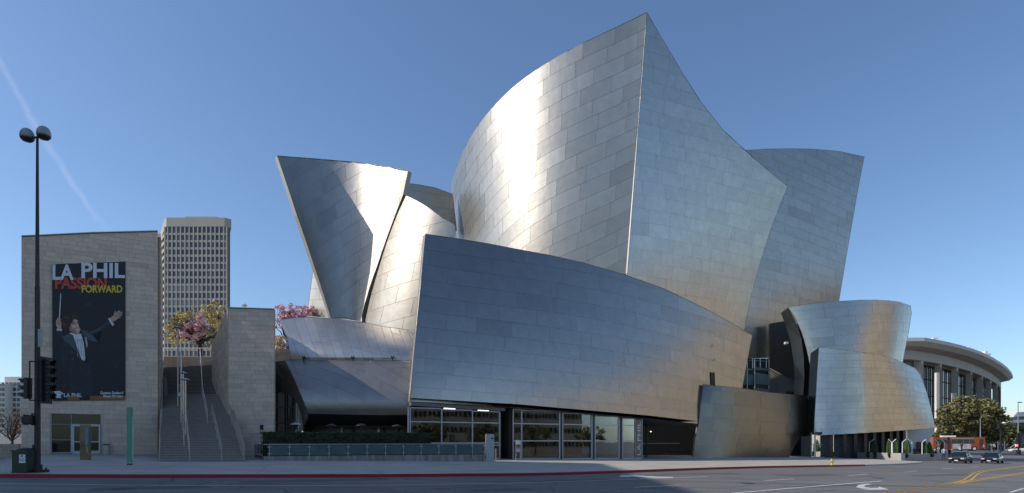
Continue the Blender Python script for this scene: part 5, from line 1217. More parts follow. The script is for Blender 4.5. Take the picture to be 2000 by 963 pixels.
# glass wall set in behind the columns
gw = inset(rp0, 6.6)
def on_line(P, px):
    u = (px-CX)/F
    for a, b in zip(P[:13], P[1:13]):
        da = a.x-u*a.y; db = b.x-u*b.y
        if da*db <= 0 and da != db: return a.lerp(b, da/(da-db))
    return P[12]
DGL = mat('pavilion_glass', (.035, .042, .055), .12, var=.5, scale=.4)
for a, b in zip(gw[1:13], gw[2:14]): MB().prism([gzv(a, -1), gzv(b, -1), gzv(b, HR-5.1), gzv(a, HR-5.1)], (0, .3, 0)).build('glass_wall', DGL, pv)
cp_ = inset(rp0, 4.4)
for px, w_ in ((1795.5, 1.5), (1832.6, 1.35), (1865, 1.35), (1892.5, 1.35), (1913.7, 1.4), (1930.7, 1.4), (1943.5, 1.4), (1951.5, 1.4), (1956.5, 1.4)):
    p = on_line(cp_, px); c = MB(); c.box(gzv(p, (HR-5-1)/2), (w_*.95, w_*.95, HR-4), (Vector((.8, .6, 0)), Vector((-.6, .8, 0)), ZUP)); c.build('column', PCON, pv)
    MB().box(gzv(p, (HR-6)/2)+Vector((.1, -w_*.62, 0)), (.25, .3, HR-6), (Vector((.8, .6, 0)), Vector((-.6, .8, 0)), ZUP)).build('column_groove', PSOF, pv)
fx = on_line(inset(rp0, 3), 1829.5); MB().box(gzv(Vector((W(1830, 0, 140).x, 140, 0)), zat(728, 140)/2), (.7, .7, zat(728, 140))).build('free_column', PWH, pv)
MB().box(gzv(Vector((W(1863.5, 0, 141).x, 141, 0)), zat(768, 141)/2), (.8, .8, zat(768, 141))).build('free_column', PCON, pv)
for px in list(range(1803, 1828, 7))+[1840, 1848, 1856, 1871, 1878, 1885, 1898, 1904, 1909, 1919, 1925]:
    p = on_line(inset(rp0, 6.4), px); MB().box(gzv(p, (HR-6)/2), (.22, .25, HR-5)).build('mullion', mat('mullion_dark', (.05, .05, .055), .4, .5), pv)
for zf_ in (.2, .36, .52, .68, .84):
    for a, b in zip(inset(rp0, 6.45)[2:12], inset(rp0, 6.45)[3:13]): MB().tube([gzv(a, HR*zf_), gzv(b, HR*zf_)], .09, 4).build('transom', MATS['mullion_dark'], pv)
sgn = MB().prism([W(1755, 688, 156), W(1786, 690, 156), W(1786, 760, 156), W(1755, 760, 156)], (0, .3, 0)).build('grey_panel', mat('panel_grey', (.17, .155, .14), .8), pv)
LT = mat('letter_pale', (.55, .52, .48), .6)
text_mesh('lettering', 'MARK TAPER', W(1762.2, 707, 155.9), Vector((1, 0, 0)), ZUP, .45, LT, pv, .02, width=2.6); text_mesh('lettering', 'FORUM', W(1768.5, 711.5, 155.9), Vector((1, 0, 0)), ZUP, .45, LT, pv, .02, width=1.5)
mb = MB(); 
for k in range(14): mb.box(W(1787.5, 692+k*2.6, 155.5), (.7, .3, .2))
mb.build('louvre', PSOF, pv)
for (px, py, w_, h_) in ((1922, 691, 5, 9), (1927, 693, 8, 3), (1823, 661.5, 10, 2), (1888, 679, 2, 3)):
    Y_ = arc_depth(px, py, H0)+8; MB().box(W(px, py, Y_)+ZUP*0, (w_/F*Y_, 2, h_/F*Y_)).build('roof_unit', WHITE, pv)
# podium balustrade behind the bus
mb = MB(); a = W(1815, 850, 134); b = W(1850, 850, 134)
for i in range(14): p = a.lerp(b, i/13); mb.box(p, (.16, .2, 1.3))
mb.tube([a+ZUP*.65, b+ZUP*.65], .14, 4); mb.tube([a-ZUP*.65, b-ZUP*.65], .2, 4); solo(mb, 'balustrade', PWH, 'pale concrete balustrade above the rear of the orange bus', 'balustrade')
# white flat building and others at the far right
o = empty('white_flat_building', (W(1985, 0, 260).x, 260, 0), 'low white flat roofed building beyond the ficus at the right edge', 'building')
def fbx(x0, x1, y0, y1, Y, m, name, d=12):
    sk_ = .28 if Y > 200 else 0; Ya = Y-(x0-1950)*sk_; Yb = Y-(x1-1950)*sk_; zt_a = W(x0, y0, Ya).z; zb_a = W(x0, y1, Ya).z
    a = W(x0, y0, Ya); b = W(x1, y0, Yb); return MB().prism([Vector((a.x, Ya, zb_a)), Vector((b.x, Yb, zb_a)), Vector((b.x, Yb, zt_a)), Vector((a.x, Ya, zt_a))], (.45*d, .9*d, 0)).build(name, m, o)
fbx(1950, 2040, 807.5, 816, 260, WHITE, 'fascia', 20); fbx(1953, 2040, 816, 822, 263, WINS[1], 'window_band', 15); fbx(1950, 2040, 822, 827, 260.5, WHITE, 'lower_fascia', 18); fbx(1956, 2040, 827, 885, 268, mat('shade_wall', (.2, .18, .16), .8), 'wall', 10)
for x in range(1958, 2040, 9): fbx(x, x+.8, 816, 822, 262.6, WHITE, 'window_post', .4)
o = empty('canopy_shelter', (W(1975, 0, 170).x, 170, 0), 'curved grey canopy on posts behind the pedestrians at the far right', 'canopy')
P = [W(x, y, 170) for x, y in ((1938, 866), (1948, 863), (1962, 858), (1974, 858.5), (1982, 863), (1984, 867))]
MB().prism(P, (0, 5, 0)).build('roof', mat('canopy_grey', (.36, .35, .34), .6), o); fbx(1938, 1984, 866.5, 880, 174, mat('shelter_dark', (.05, .035, .03), .7), 'back_wall', .3)
for x in (1942, 1955, 1981): MB().tube([W(x, 865, 170), W(x, 881, 170)], .12, 6).build('post', ALU, o)
# palm
def palm():
    Y = 165; b = Vector((W(1996, 0, Y).x, Y, g(130, Y))); t = empty('palm_tree', b, 'palm tree with a pale trunk cut by the right edge', 'tree'); top = W(1997, 838, Y)
    MB().tube([b, b.lerp(top, .5)+Vector((.1, 0, 0)), top], [.42, .34, .3], 8).build('trunk', BARKP, t)
    mb = MB()
    for i in range(46):
        az = RS.rand()*6.28; el = RS.uniform(-.5, 1.3); L = RS.uniform(1.9, 2.7); pts = []
        for k in range(5):
            f = k/4; pts.append(top+Vector((math.cos(az)*math.cos(el)*L*f, math.sin(az)*math.cos(el)*L*f, math.sin(el)*L*f-1.1*f*f*L*.5)))
        sd = Vector((-math.sin(az), math.cos(az), 0))
        for k in range(4):
            wv = [.06, .5, .55, .35, .02]; a, c = pts[k], pts[k+1]
            for sgn in (-1, 1): mb.add([a, a+sd*wv[k]*sgn-ZUP*.15*wv[k], c+sd*wv[k+1]*sgn-ZUP*.15, c], [(0, 1, 2, 3)])
    mb.build('crown', leafm('palm_green', (.17, .18, .06)), t)
palm()
# ============================================================ STREET LIGHTS right
def slight(px, pyb, pyt, Y, label, arm=None, m=None, cat='street light', box=None):
    b = W(px, pyb, Y); t = empty('street_light', b, label, cat, None); top = W(px, pyt, Y); mb = MB(); mb.tube([b, top], [.12, .07], 8)
    if arm: mb.tube([top, W(px+arm[0]*.5, pyt-1, Y), W(px+arm[0], pyt+arm[1], Y)], .06, 6)
    mb.build('pole', m or ALU, t)
    if arm: MB().box(W(px+arm[0]*1.1, pyt+arm[1], Y), (.7, .3, .16)).build('lamp_head', DARKM, t)
    if box: MB().box(W(px+box[0], box[1], Y-.2), (box[2], .3, box[3])).build('signal_box', DARKM, t)
    return t
slight(1988.5, 884, 786, 118, 'tall grey street light with a flat head at the right edge', (3.2, 0))
MB_ = MB(); b = W(1989, 888, 100); t = empty('signal_pole', b, 'dark signal pole at the far right corner kerb', 'signal pole'); MB().tube([b, W(1989, 845, 100)], .13, 8).build('pole', POLE, t); MB().box(b+ZUP*.4, (.5, .5, .8)).build('base', POLE, t)
for y in (853, 866): MB().box(W(1989, y, 99.8), (.5, .4, 1.0)).build('signal_head', BLACK, t)
MB().box(W(1985.5, 870, 99.7), (.35, .2, .35)).build('red_hand', emit('red_signal', (1, .05, .02), 1.2), t)
slight(1914.8, 862, 817, 126.5, 'plain pale post rising in front of the ficus crown', None)
slight(1954, 884, 822, 116, 'grey lamp post with a curved top and boxes right of the ficus', (1.5, -6), POLE, box=(0, 831.5, .7, 1.0))
for px, lb in ((1949, 'short grey post left of the canopy shelter'), (1962, 'short grey post in front of the canopy shelter')):
    b = W(px, 883, 112); solo(MB().tube([b, W(px, 862, 112)], .09, 6), 'post', ALU, lb, 'post')
# ============================================================ PLANTER, UMBRELLAS, FRAMES
PLa, PLb = GS(1676, 893.5), GS(1760, 898); PLc = GS(1852, 897)
PC = mat('planter_concrete', (.42, .40, .37), .85, var=.12, scale=1)
t = empty('planter_wall', (PLa+PLb)/2, 'long low pale concrete planter wall in front of the green umbrellas', 'planter')
for a, b in ((PLa, PLb), (PLb, PLc)):
    w_ = Wall(a, b); L = (b-a).length; MB().box(gzv((a+b)/2-w_.n*.3, min(a.z, b.z)+.38), ((b-a).length, .6, .95), w_.ax).build('wall', PC, t)
def hang(px, pyt, pyb, w_, Y, n=60):
    return [tuple(W(px+random.uniform(-w_, w_), random.uniform(pyt, pyb), Y)) for _ in range(n)]
for i, (px, pyt, pyb, w_, lb) in enumerate(((1697, 884, 893, 3, 'drooping plant spilling over the left end of the planter wall'), (1711, 884, 895, 4.5, 'largest drooping plant on the planter wall, under the first umbrella'), (1738, 886, 893, 2, 'thin drooping plant under the second umbrella'), (1767, 887, 893, 6, 'wide trailing plant under the fourth umbrella'), (1818, 887, 892, 5, 'trailing plant near the right end of the planter wall'))):
    Yp = (PLb.y-.9) if px > 1700 else PLa.y+1.5
    Yp = float(np.interp(px, [1676, 1760, 1852], [PLa.y, PLb.y, PLc.y]))-.15
    b = W(px, pyb, Yp); tt = empty('planter_plant', b, lb, 'plant', 'plants spilling over the planter wall'); leaf_mesh('foliage', hang(px, pyt-1, pyb, w_, Yp), [.15]*60, 12, .09, HG, [.5, .4, .1], tt)
    MB().tube([W(px, pyt-1, Yp+.1), b], .02, 4).build('stem', BARK, tt)
GU = [mat('umbrella_green', (.035, .075, .02), .8, var=.3, scale=2)]
ords = ['leftmost', 'second', 'third', 'fourth', 'fifth', 'sixth', 'rightmost']
for i, (px, w_) in enumerate(((1708, 5.5), (1735.5, 4.2), (1750, 5), (1771.5, 5.8), (1806.5, 5), (1815, 5), (1841, 4.5))):
    Yp = float(np.interp(px, [1676, 1760, 1852], [PLa.y, PLb.y, PLc.y]))+1.3; b = W(px, 888, Yp); tp = W(px, 858.5 if i < 4 else 862, Yp); H = tp.z-b.z
    tt = empty('folded_umbrella', b, f'folded dark green umbrella behind the planter wall, {ords[i]} of the seven', 'umbrella', 'folded green umbrellas behind the planter wall')
    MB().tube([b, tp+ZUP*.12], .035, 6).build('pole', ALU, tt)
    r = w_/F*Yp; mb = MB(); vs = []; fs = []; n = 16; prof = [(.06, 1), (.45, .86), (.8, .62), (1, .36), (.92, .12)]
    for rr, zz in prof:
        for k in range(n): a = 2*math.pi*k/n; q = r*rr*(1+.16*(-1)**k); vs.append(b+Vector((math.cos(a)*q, math.sin(a)*q, H*zz)))
    for j in range(len(prof)-1):
        for k in range(n): fs.append((j*n+k, j*n+(k+1) % n, (j+1)*n+(k+1) % n, (j+1)*n+k))
    fs.append(tuple(range(n))); mb.add(vs, fs); mb.build('canopy', GU[0], tt)
for i, (px, tx, lb) in enumerate(((1698, 1706, 'white bent steel frame left of the leftmost folded umbrella'), (1741.5, 1736, 'white bent steel frame between the second and third umbrellas, leaning left'), (1742.8, 1749, 'white bent steel frame at the third umbrella, leaning right'), (1762.5, 1769, 'white bent steel frame left of the fourth umbrella'), (1781, 1774, 'white bent steel frame in front of the pale blue wedge wall'), (1801, 1808, 'white bent steel frame beside the brown service door'), (1832.5, 1826, 'white bent steel frame right of the sixth umbrella'), (1844.5, 1839, 'rightmost white bent steel frame by the walking man'))):
    Yp = float(np.interp(px, [1676, 1760, 1852], [PLa.y, PLb.y, PLc.y]))+.5; b = W(px, 888, Yp); mb = MB(); mb.tube([b, W(px, 864, Yp)], .06, 6); mb.tube([W(px, 864, Yp), W(tx, 858.5, Yp)], .05, 6); mb.tube([W(tx, 858.5, Yp), W(tx, 857.5, Yp)], .05, 6)
    o = solo(mb, 'garden_light', WHITE, lb, 'garden light', 'white bent frames behind the planter wall')
# ============================================================ HYDRANT
HP = GS(1624.5, 908.6); hp_h = zat(896, HP.y)-HP.z; s_ = hp_h/.78
t = empty('fire_hydrant', HP, 'yellow fire hydrant on the sunny strip of pavement', 'fire hydrant'); YM = mat('hydrant_yellow', (.62, .50, .03), .4, var=.12)
def sl_(L): return [(a*s_, b*s_) for a, b in L]
MB().lathe(HP, sl_([(.17, 0), (.17, .05), (.115, .06), (.11, .5), (.15, .51), (.15, .56), (.12, .58), (.10, .68), (.05, .74), (.03, .78)]), 14).build('barrel', YM, t, smooth=True)
for d in ((-1, 0), (1, 0), (0, -1)):
    a = HP+Vector((0, 0, .42*s_)); b = a+Vector((d[0], d[1], 0))*.2*s_; q = MB().tube([a, b], .065*s_, 10).build('nozzle', YM, t); MB().tube([b, b+Vector((d[0], d[1], 0))*.04], .08*s_, 6).build('cap', YM, t)
# ============================================================ VEHICLES
RUB = mat('rubber', (.015, .015, .015), .8); RIM = mat('rim_metal', (.45, .45, .46), .3, .9); CGL = mat('car_glass', (.012, .015, .018), .06, 0, var=.05, spec=.8)
HLM = mat('headlight', (.75, .75, .72), .12, .2); TLM = mat('taillight', (.35, .01, .01), .2); PLT = mat('number_plate', (.6, .6, .58), .5)
def car(p, head, label, col, group, van=False, detail=True, lit=False):
    """head: direction the car faces"""
    h = Vector((head.x, head.y, 0)).normalized(); lft = Vector((-h.y, h.x, 0)); t = empty('parked_car' if not detail else 'car', p, label, 'car', group)
    P = lambda x, y, z: p+h*x+lft*y+ZUP*z
    # stations: x, belt z (top of body), half width, bottom z
    st = [(2.32, .52, .62, .30), (2.25, .62, .78, .22), (1.9, .70, .86, .20), (1.0, .84, .89, .20), (.6, .90, .90, .20), (-1.1, .93, .90, .20), (-1.6, .93, .89, .22), (-2.1, .92, .84, .28), (-2.3, .82, .76, .34)]
    vs = []; fs = []
    for x, zt__, w, zb_ in st:
        sec = [(-w*.92, zb_), (-w, zb_+.12), (-w, zt__-.16), (-w*.93, zt__-.03), (-w*.6, zt__+.015), (0, zt__+.03), (w*.6, zt__+.015), (w*.93, zt__-.03), (w, zt__-.16), (w, zb_+.12), (w*.92, zb_)]
        vs += [P(x, y, z) for y, z in sec]
    m = 11
    for i in range(len(st)-1):
        for k in range(m): fs.append((i*m+k, (i+1)*m+k, (i+1)*m+(k+1) % m, i*m+(k+1) % m))
    fs += [tuple(range(m-1, -1, -1)), tuple(range((len(st)-1)*m, len(st)*m))]
    b = MB().add(vs, fs).build('body', col, t, smooth=True)
    rz = 1.43 if not van else 1.75
    gl = [(1.05, .86, .80), (.25, rz-.06, .62), (-.2, rz, .62), (-.95, rz-.02, .62), (-1.75, .92, .76)] if not van else [(1.5, .9, .8), (.7, rz-.06, .7), (-.2, rz, .7), (-1.9, rz-.04, .7), (-2.2, .92, .78)]
    vs = [P(x, y, z) for x, z, w in gl for y in (-w, w)]; base = [P(gl[0][0], -.80, .84), P(gl[0][0], .80, .84), P(gl[-1][0], -.8, .88), P(gl[-1][0], .8, .88)]
    mb = MB(); mb.add(vs, [(2*i, 2*i+1, 2*i+3, 2*i+2) for i in range(4)]); mid = [P(.25, s*.84, .88) for s in (-1, 1)]+[P(-.95, s*.84, .88) for s in (-1, 1)]
    for s_, k in ((-1, 0), (1, 1)):
        A = [P(gl[0][0], s_*.83, .86)]+[vs[2+k], vs[4+k], vs[6+k]]+[P(gl[-1][0], s_*.80, .9)]; mb.add(A, [tuple(range(5))])
    g_ = mb.build('windows', CGL, t)
    rf = MB(); rf.add([P(x, y, z+.012) for x, z, w in gl[1:4] for y in (-w, w)], [(0, 1, 3, 2), (2, 3, 5, 4)]); rf.build('roof', col, t)
    for s_, k in ((-1, 0), (1, 1)):
        for a, c in ((0, 1), (3, 4)):
            MB().tube([P(gl[a][0], s_*gl[a][2]*(1.02), gl[a][1]), P(gl[c][0], s_*gl[c][2]*1.02, gl[c][1])], .035, 5).build('pillar', col, t)
        MB().tube([P(-.35, s_*.63, gl[2][1]), P(-.40, s_*.85, .9)], .03, 5).build('pillar', col, t)
        MB().box(P(.75, s_*.95, .97), (.12, .2, .13), (h, lft, ZUP)).build('wing_mirror', col, t)
    for x in (1.42, -1.38):
        for s_ in (-1, 1):
            w = MB().tube([P(x, s_*.70, .31), P(x, s_*.915, .31)], .315, 18).build('wheel', RUB, t); MB().tube([P(x, s_*.91, .31), P(x, s_*.925, .31)], .2, 12).build('rim', RIM, w)
    for s_ in (-.60, .60):
        MB().box(P(2.25, s_, .60), (.16, .34, .13), (h, lft, ZUP)).build('headlight', HLM, t); MB().box(P(-2.24, s_, .74), (.12, .3, .16), (h, lft, ZUP)).build('tail_light', TLM, t)
    MB().box(P(2.31, 0, .56), (.06, .7, .12), (h, lft, ZUP)).build('grille', BLACK, t); MB().box(P(2.36, 0, .36), (.03, .36, .16), (h, lft, ZUP)).build('number_plate', PLT, t)
    MB().box(P(2.27, 0, .28), (.12, 1.3, .12), (h, lft, ZUP)).build('lower_intake', BLACK, t)
    return t
CP1 = mat('car_paint_grey', (.07, .068, .062), .25, .5, var=.03, coat=.6); CP2 = mat('car_paint_black', (.015, .017, .024), .22, .3, var=.03, coat=.6); CP3 = mat('car_paint_white', (.7, .7, .7), .3, 0, var=.03, coat=.5)
CD = Vector((-.74, -.67, 0))
car(G(1876, 904.2), CD, 'dark grey sedan facing the camera in the shade, left one of the two waiting cars', CP1, 'sedans waiting at the junction')
car(G(1938, 904.6), CD, 'black sedan with bright headlights, right one of the two waiting cars', CP2, 'sedans waiting at the junction')
Pc = W(1994, 880, 118); car(gzv(Pc, g(Pc.x, 118)), Vector((-.9, .3, 0)), 'white car cut by the right edge beyond the signal pole', CP3, None, van=True)
# the orange articulated bus on the cross street
BYL, BYR = 128.0, 125.0
bl_ = W(1823, 879, BYL); br_ = W(1925.5, 883.5, BYR); bd_ = Vector((br_.x-bl_.x, br_.y-bl_.y, 0)); BLn = bd_.length; bd_.normalize(); bn_ = Vector((bd_.y, -bd_.x, 0)); zb0 = (g(bl_.x, BYL)+g(br_.x, BYR))/2
axb = (bd_, bn_, ZUP); B0 = gzv(bl_, zb0)
bus = empty('articulated_bus', B0+bd_*BLn/2, 'long orange articulated city bus crossing in front of the ficus', 'bus'); ORG = mat('bus_orange', (.27, .062, .02), .35, var=.06, coat=.4); 
def bb(x0, x1, z0, z1, off, th, name, m, par=bus): return MB().box(B0+bd_*((x0+x1)/2)+bn_*off+ZUP*((z0+z1)/2), (x1-x0, th, z1-z0), axb).build(name, m, par)
bh = (883.5-859.5)/F*BYR+.35; kx = BLn/102.5
zs_ = lambda f: f*bh
rear = bb(0, 28*kx, .35, bh, -1.25, 2.5, 'rear_body', ORG); bb(28*kx, 34*kx, .4, bh-.1, -1.3, 2.3, 'bellows', mat('bellows', (.03, .025, .022), .8)); front = bb(34*kx, 100*kx, .35, bh, -1.25, 2.5, 'front_body', ORG)
nose = MB(); nose.prism([B0+bd_*(100*kx)+ZUP*.35, B0+bd_*(102.3*kx)+ZUP*.5, B0+bd_*(102*kx)+ZUP*1.6, B0+bd_*(100*kx)+ZUP*bh], -bn_*2.5); nose.build('nose', ORG, bus)
BG = mat('bus_glass', (.03, .045, .05), .1, var=.3, scale=.8)
for a, b in ((5, 11), (12, 19), (20, 27), (36, 45), (47, 58), (60, 70), (72, 80)): bb(a*kx, b*kx, bh*.55, bh*.82, .02, .04, 'window', BG)
bb(90*kx, 97.5*kx, bh*.12, bh*.85, .02, .05, 'door', MATS['shelter_dark']); bb(28.5*kx, 33.5*kx, .4, bh*.8, .03, .04, 'door', MATS['shelter_dark'])
bb(38*kx, 74*kx, bh*.14, bh*.50, .03, .03, 'advert_panel', mat('advert_grey', (.40, .41, .42), .5, var=.4, scale=1.2)); bb(101*kx, 102.2*kx, bh*.45, bh*.85, -1.2, 2.3, 'windscreen', BG)
bb(34*kx, 80*kx, bh*.86, bh*.92, .03, .03, 'roof_stripe', mat('stripe_grey', (.28, .26, .24), .5)); bb(20*kx, 46*kx, bh, bh+.32, -1.2, 1.8, 'roof_unit', WHITE)
for x in (80.5, 10, 52):
    w = MB().tube([B0+bd_*(x*kx)+ZUP*.48-bn_*.3, B0+bd_*(x*kx)+ZUP*.48+bn_*.04], .50, 18).build('wheel', RUB, bus); MB().tube([B0+bd_*(x*kx)+ZUP*.48+bn_*.04, B0+bd_*(x*kx)+ZUP*.48+bn_*.07], .28, 14).build('rim', mat('hub_white', (.6, .6, .6), .4), w)
# ============================================================ PEOPLE
SKIN = mat('skin', (.36, .20, .13), .6, var=.05); HAIR = mat('hair', (.02, .015, .012), .7)
def person(pos, face, label, top, legs, height=1.74, pose='walk', group=None, sit=0.0, head_col=HAIR, detail=True):
    f = Vector((face.x, face.y, 0)).normalized(); r = Vector((f.y, -f.x, 0)); s = height/1.74; t = empty('person', pos, label, 'person', group)
    def P(x, y, z): return r*(x*s)+f*(y*s)+ZUP*(z*s)
    st_ = {'walk': .30, 'stand': .02, 'sit': 0}[pose]; J = {}; 
    if pose == 'sit':
        J = dict(pel=(0, 0, .52), che=(0, .04, .98), nec=(0, .05, 1.10), hed=(0, .07, 1.26), hl=(-.10, .02, .50), kl=(-.12, .42, .50), al=(-.12, .42, .10), tl=(-.12, .55, .04), hr=(.10, .02, .50), kr=(.12, .42, .50), ar=(.12, .42, .10), tr=(.12, .55, .04),
                 sl=(-.19, .03, 1.03), el=(-.24, .05, .76), wl=(-.18, .30, .68), sr=(.19, .03, 1.03), er=(.24, .05, .76), wr=(.18, .30, .68))
    else:
        J = dict(pel=(0, 0, .94), che=(0, .02, 1.34), nec=(0, .03, 1.48), hed=(0, .05, 1.64), hl=(-.09, 0, .90), kl=(-.10, st_*.6+.02, .50), al=(-.10, st_*.7, .09), tl=(-.10, st_*.7+.15, .04), hr=(.09, 0, .90), kr=(.10, -st_*.05+.02, .50), ar=(.10, -st_*.8, .12 if st_ > .1 else .09), tr=(.10, -st_*.8+.14, .04),
                 sl=(-.20, .01, 1.42), el=(-.25, -st_*.35, 1.14), wl=(-.25, -st_*.2+.06, .90), sr=(.20, .01, 1.42), er=(.25, st_*.25, 1.14), wr=(.25, st_*.6+.06, .92))
    rad = dict(pel=.145, che=.16, nec=.055, hed=.098, hl=.095, kl=.062, al=.042, tl=.04, hr=.095, kr=.062, ar=.042, tr=.04, sl=.065, el=.045, wl=.033, sr=.065, er=.045, wr=.033)
    names = list(J); E = [('pel', 'che'), ('che', 'nec'), ('nec', 'hed'), ('pel', 'hl'), ('hl', 'kl'), ('kl', 'al'), ('al', 'tl'), ('pel', 'hr'), ('hr', 'kr'), ('kr', 'ar'), ('ar', 'tr'), ('che', 'sl'), ('sl', 'el'), ('el', 'wl'), ('che', 'sr'), ('sr', 'er'), ('er', 'wr')]
    V = [P(*J[n_]) for n_ in names]; Ed = [(names.index(a), names.index(b)) for a, b in E]; RD = [rad[n_]*s for n_ in names]
    for sd in ('l', 'r'):   # five fingers at each wrist
        wv = Vector(P(*J['w'+sd])); el = Vector(P(*J['e'+sd])); d = (wv-el).normalized(); side = r if sd == 'r' else -r; k0_ = len(V); pal = wv+d*.07*s; V.append(pal); RD.append(.03*s); Ed.append((names.index('w'+sd), k0_))
        for q in range(5):
            o_ = f*((q-1.5)*.018*s) if q < 4 else f*(.04*s); L = (.075, .085, .08, .065, .045)[q]*s; V.append(pal+o_+d*L*.9+side*(-.01*s)); RD.append(.009*s); Ed.append((k0_, len(V)-1))
    me = bpy.data.meshes.new('body'); me.from_pydata(V, Ed, []); o = bpy.data.objects.new('body', me); COL.objects.link(o)
    md = o.modifiers.new('s', 'SKIN'); sv = me.skin_vertices[0].data
    for i, v in enumerate(sv): v.radius = (RD[i], RD[i]*(.8 if names[i] in ('pel', 'che') else 1) if i < len(names) else RD[i]); v.use_root = (i == 0)
    sb_ = o.modifiers.new('b', 'SUBSURF'); sb_.levels = 1; sb_.render_levels = 1
    dg = bpy.context.evaluated_depsgraph_get(); me2 = bpy.data.meshes.new_from_object(o.evaluated_get(dg)); bpy.data.objects.remove(o)
    for m in (SKIN, top, legs, BLACK, head_col): me2.materials.append(m)
    zp, zc, zn = J['pel'][2]*s, J['che'][2]*s, J['nec'][2]*s+.03*s
    wlz = [P(*J['wl']), P(*J['wr'])]
    for p in me2.polygons:
        c = p.center; z = c.z
        if z > zn: mi = 0 if (c-P(0, 0, 0)).dot(f) > (J['hed'][1]+.02)*s and z < (J['hed'][2]+.06)*s else (4 if z > (J['hed'][2]-.06)*s else 0)
        elif min((c-w).length for w in wlz) < .14*s and abs(c.dot(r)) > .15*s: mi = 0
        elif z > zp+.02*s or (abs(c.dot(r)) > .19*s and z > zp-.12*s): mi = 1
        elif z > .09*s: mi = 2
        else: mi = 3
        p.material_index = mi; p.use_smooth = True
    me2.update(); b = bpy.data.objects.new('body', me2); link(b, t)
    hd = P(*J['hed']); mb = MB()
    for sx2 in (-.034, .034): mb.box(hd+r*(sx2*s)+f*(.10*s)+ZUP*.015*s, (.02*s, .012*s, .01*s), (r, f, ZUP))
    mb.build('eyes', BLACK, None).parent = t; mb = MB(); mb.add([hd+f*.095*s+ZUP*.02*s, hd+f*.125*s-ZUP*.02*s, hd+f*.09*s-ZUP*.03*s+r*.015*s, hd+f*.09*s-ZUP*.03*s-r*.015*s], [(0, 1, 2), (0, 3, 1), (1, 3, 2)]); mb.build('nose', SKIN, None).parent = t
    mb = MB()
    for sx2 in (-.09, .09): mb.box(hd+r*(sx2*s), (.02*s, .03*s, .05*s), (r, f, ZUP))
    mb.build('ears', SKIN, None).parent = t
    return t
CB = mat('shirt_pale_blue', (.34, .42, .58), .8); CK = mat('cloth_black', (.014, .014, .018), .85); CN = mat('cloth_navy', (.02, .025, .045), .85); CW = mat('cloth_white', (.55, .55, .55), .8); CR = mat('cloth_red', (.35, .03, .03), .8); CT = mat('cloth_tan', (.30, .22, .14), .8)
person(GS(1843.5, 899.8), Vector((.5, .8, 0)), 'man in a pale blue shirt and dark trousers walking away near the planter', CB, CN, 1.76)
person(GS(1787, 896.8), Vector((.2, 1, 0)), 'person in black standing before the planter wall, left of a pair', CK, CK, 1.72, 'stand', 'people in dark clothes at the planter')
person(GS(1796, 896.8), Vector((-.5, .9, 0)), 'person in black standing before the planter wall, right of a pair', CK, CK, 1.78, 'stand', 'people in dark clothes at the planter')
for px, lb, c1 in ((1768+53, 'seated person in dark clothes behind the planter under the sixth umbrella', CK), (1827, 'seated person in navy behind the planter near its right end', CN), (1857.5-3, 'person in dark clothes standing behind the waiting grey sedan', CK)):
    Yp = 88.5; b = W(px, 890, Yp); b = gzv(b, g(b.x, Yp)+KH)
    if px == 1854.5: person(gzv(W(px, 0, 92), g(W(px, 0, 92).x, 92)), Vector((0, -1, 0)), lb, c1, CK, 1.7, 'stand')
    else:
        person(b, Vector((.3, -1, 0)), lb, c1, CK, 1.74, 'sit')
        ch = MB(); ch.box(b+ZUP*.42, (.44, .44, .05)); ch.box(b+Vector((-.06, .2, .7)), (.44, .05, .5)); [ch.tube([b+Vector((i, j, 0)), b+Vector((i, j, .42))], .02, 5) for i in (-.2, .2) for j in (-.2, .2)]
        solo(ch, 'patio_chair', DARKM, f'dark patio chair under the {"left" if px < 1824 else "right"} seated person behind the planter', 'chair')
for i, (px, c1, c2, lb) in enumerate(((1878.5, CK, CK, 'person in black crossing before the white advert of the bus'), (1900-.5+22, CT, CK, 'person in tan standing at the front door of the bus'), (1931.5, CN, CK, 'person in navy just right of the bus nose'), (1936, CT, CT, 'person in tan clothes waiting near the bus nose'), (1941, CW, CN, 'person in a white top left of the leaning lamp post'), (1949.5+2, CN, CN, 'person in blue beside the boxed lamp post'), (1958.5, CK, CK, 'person in black between lamp post and canopy shelter'), (1967, CN, CK, 'rightmost pedestrian in front of the canopy shelter'))):
    Yp = 120.0 if px > 1900 else 118.0; b = W(px, 0, Yp); person(gzv(b, g(b.x, Yp)), Vector((random.uniform(-1, 1), random.uniform(-1, 1), 0)), lb, c1, c2, random.uniform(1.62, 1.8), 'walk' if i % 2 else 'stand', 'pedestrians waiting at the far corner')
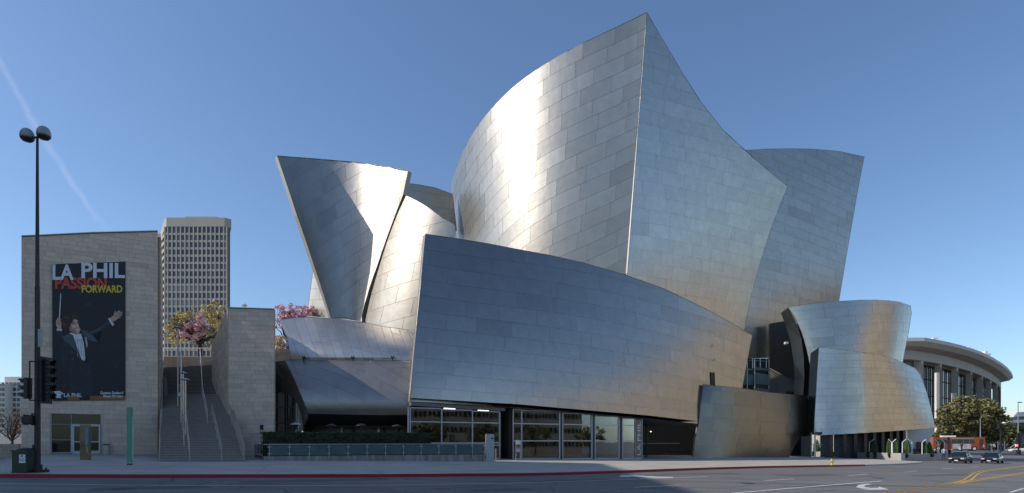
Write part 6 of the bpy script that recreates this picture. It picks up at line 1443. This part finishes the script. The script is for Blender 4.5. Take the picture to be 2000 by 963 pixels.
# ============================================================ ACROSS THE STREET (behind the camera, seen in steel and glass) and the tower that shades the road
def block(name, label, c, length, depth, h, ax, wallm, rows, colsn, winm, wf=.6, hf=.5, z0=0, fins=False):
    t = empty(name, gzv(c, z0), label, 'building'); MB().box(gzv(c, z0+h/2-1), (length, depth, h+2), ax).build('wall', wallm, t)
    mb = MB(); fh_ = h/rows; cw_ = length/colsn
    for sgn in (1,):
        for r_ in range(rows):
            for k in range(colsn): mb.box(gzv(c, z0+(r_+.5)*fh_)+ax[0]*((k+.5)*cw_-length/2)+ax[1]*(depth/2+.05), (cw_*wf, .15, fh_*hf), ax)
    mb.build('windows', winm, t)['kind'] = 'stuff'
    return t
axo = (D, -NF, ZUP)     # facades facing the hall
CRM = mat('facade_cream', (.52, .44, .33), .85, var=.06, scale=.05); TAN = mat('facade_tan', (.42, .34, .25), .85, var=.06, scale=.05)
oc = lambda k, off: D*k+NF*off+Vector((0, 32, 0))
axe = (NF, -D, ZUP)     # faces looking back up the street, into the sun
block('courthouse', 'large cream courthouse beyond the right edge, turned and raised to warm the steel reflections', D*132+NF*42+Vector((0, 32, 0)), 78, 26, 40, axe, CRM, 9, 18, WINS[2], .4, .5)  # out of view; placed, turned and heightened to give the steel warm reflections
block('office_block', 'long low tan block down the street, seen only in reflections', oc(235, 56), 90, 26, 22, axo, TAN, 5, 16, WINS[0])
block('parking_structure', 'parking structure with upright fins across the street, seen only in the lobby glass', oc(22, 62), 84, 24, 9.5, axo, mat('parking_concrete', (.40, .36, .30), .85), 3, 84, BLACK, .5, .32)
for i, k in enumerate((-20, -8, 3, 14, 25, 36, 48, 62)):
    b = gzv(oc(k, 44), g(*oc(k, 44).xy)); tree('street_tree', 'street tree across the road, seen only in the glass', b, b+ZUP*2.2, [(tuple(b+ZUP*4.6), (3.4, 3.4, 2.4))], 46, 60, .24, .8, OL, [.3, .3, .1, .3], BARK, .16, 'street trees across the road', nlimb=6, twigs=False)
c_ = Vector((-74, 15, 0)); axt = (Vector((1, 0, 0)), Vector((0, 1, 0)), ZUP)
t = empty('corner_tower', gzv(c_, 0), 'tall pale tower outside the left edge whose shadow covers the near road', 'tower'); MB().box(gzv(c_, 24), (40, 44, 50), axt).build('wall', TAN, t)
mb = MB()
for r_ in range(13):
    for k in range(12): mb.box(Vector((-53.9, -5.2+k*3.67, 2.5+r_*3.6)), (.15, 2.2, 1.9))
mb.build('windows', WINS[0], t)['kind'] = 'stuff'
flush_panels()
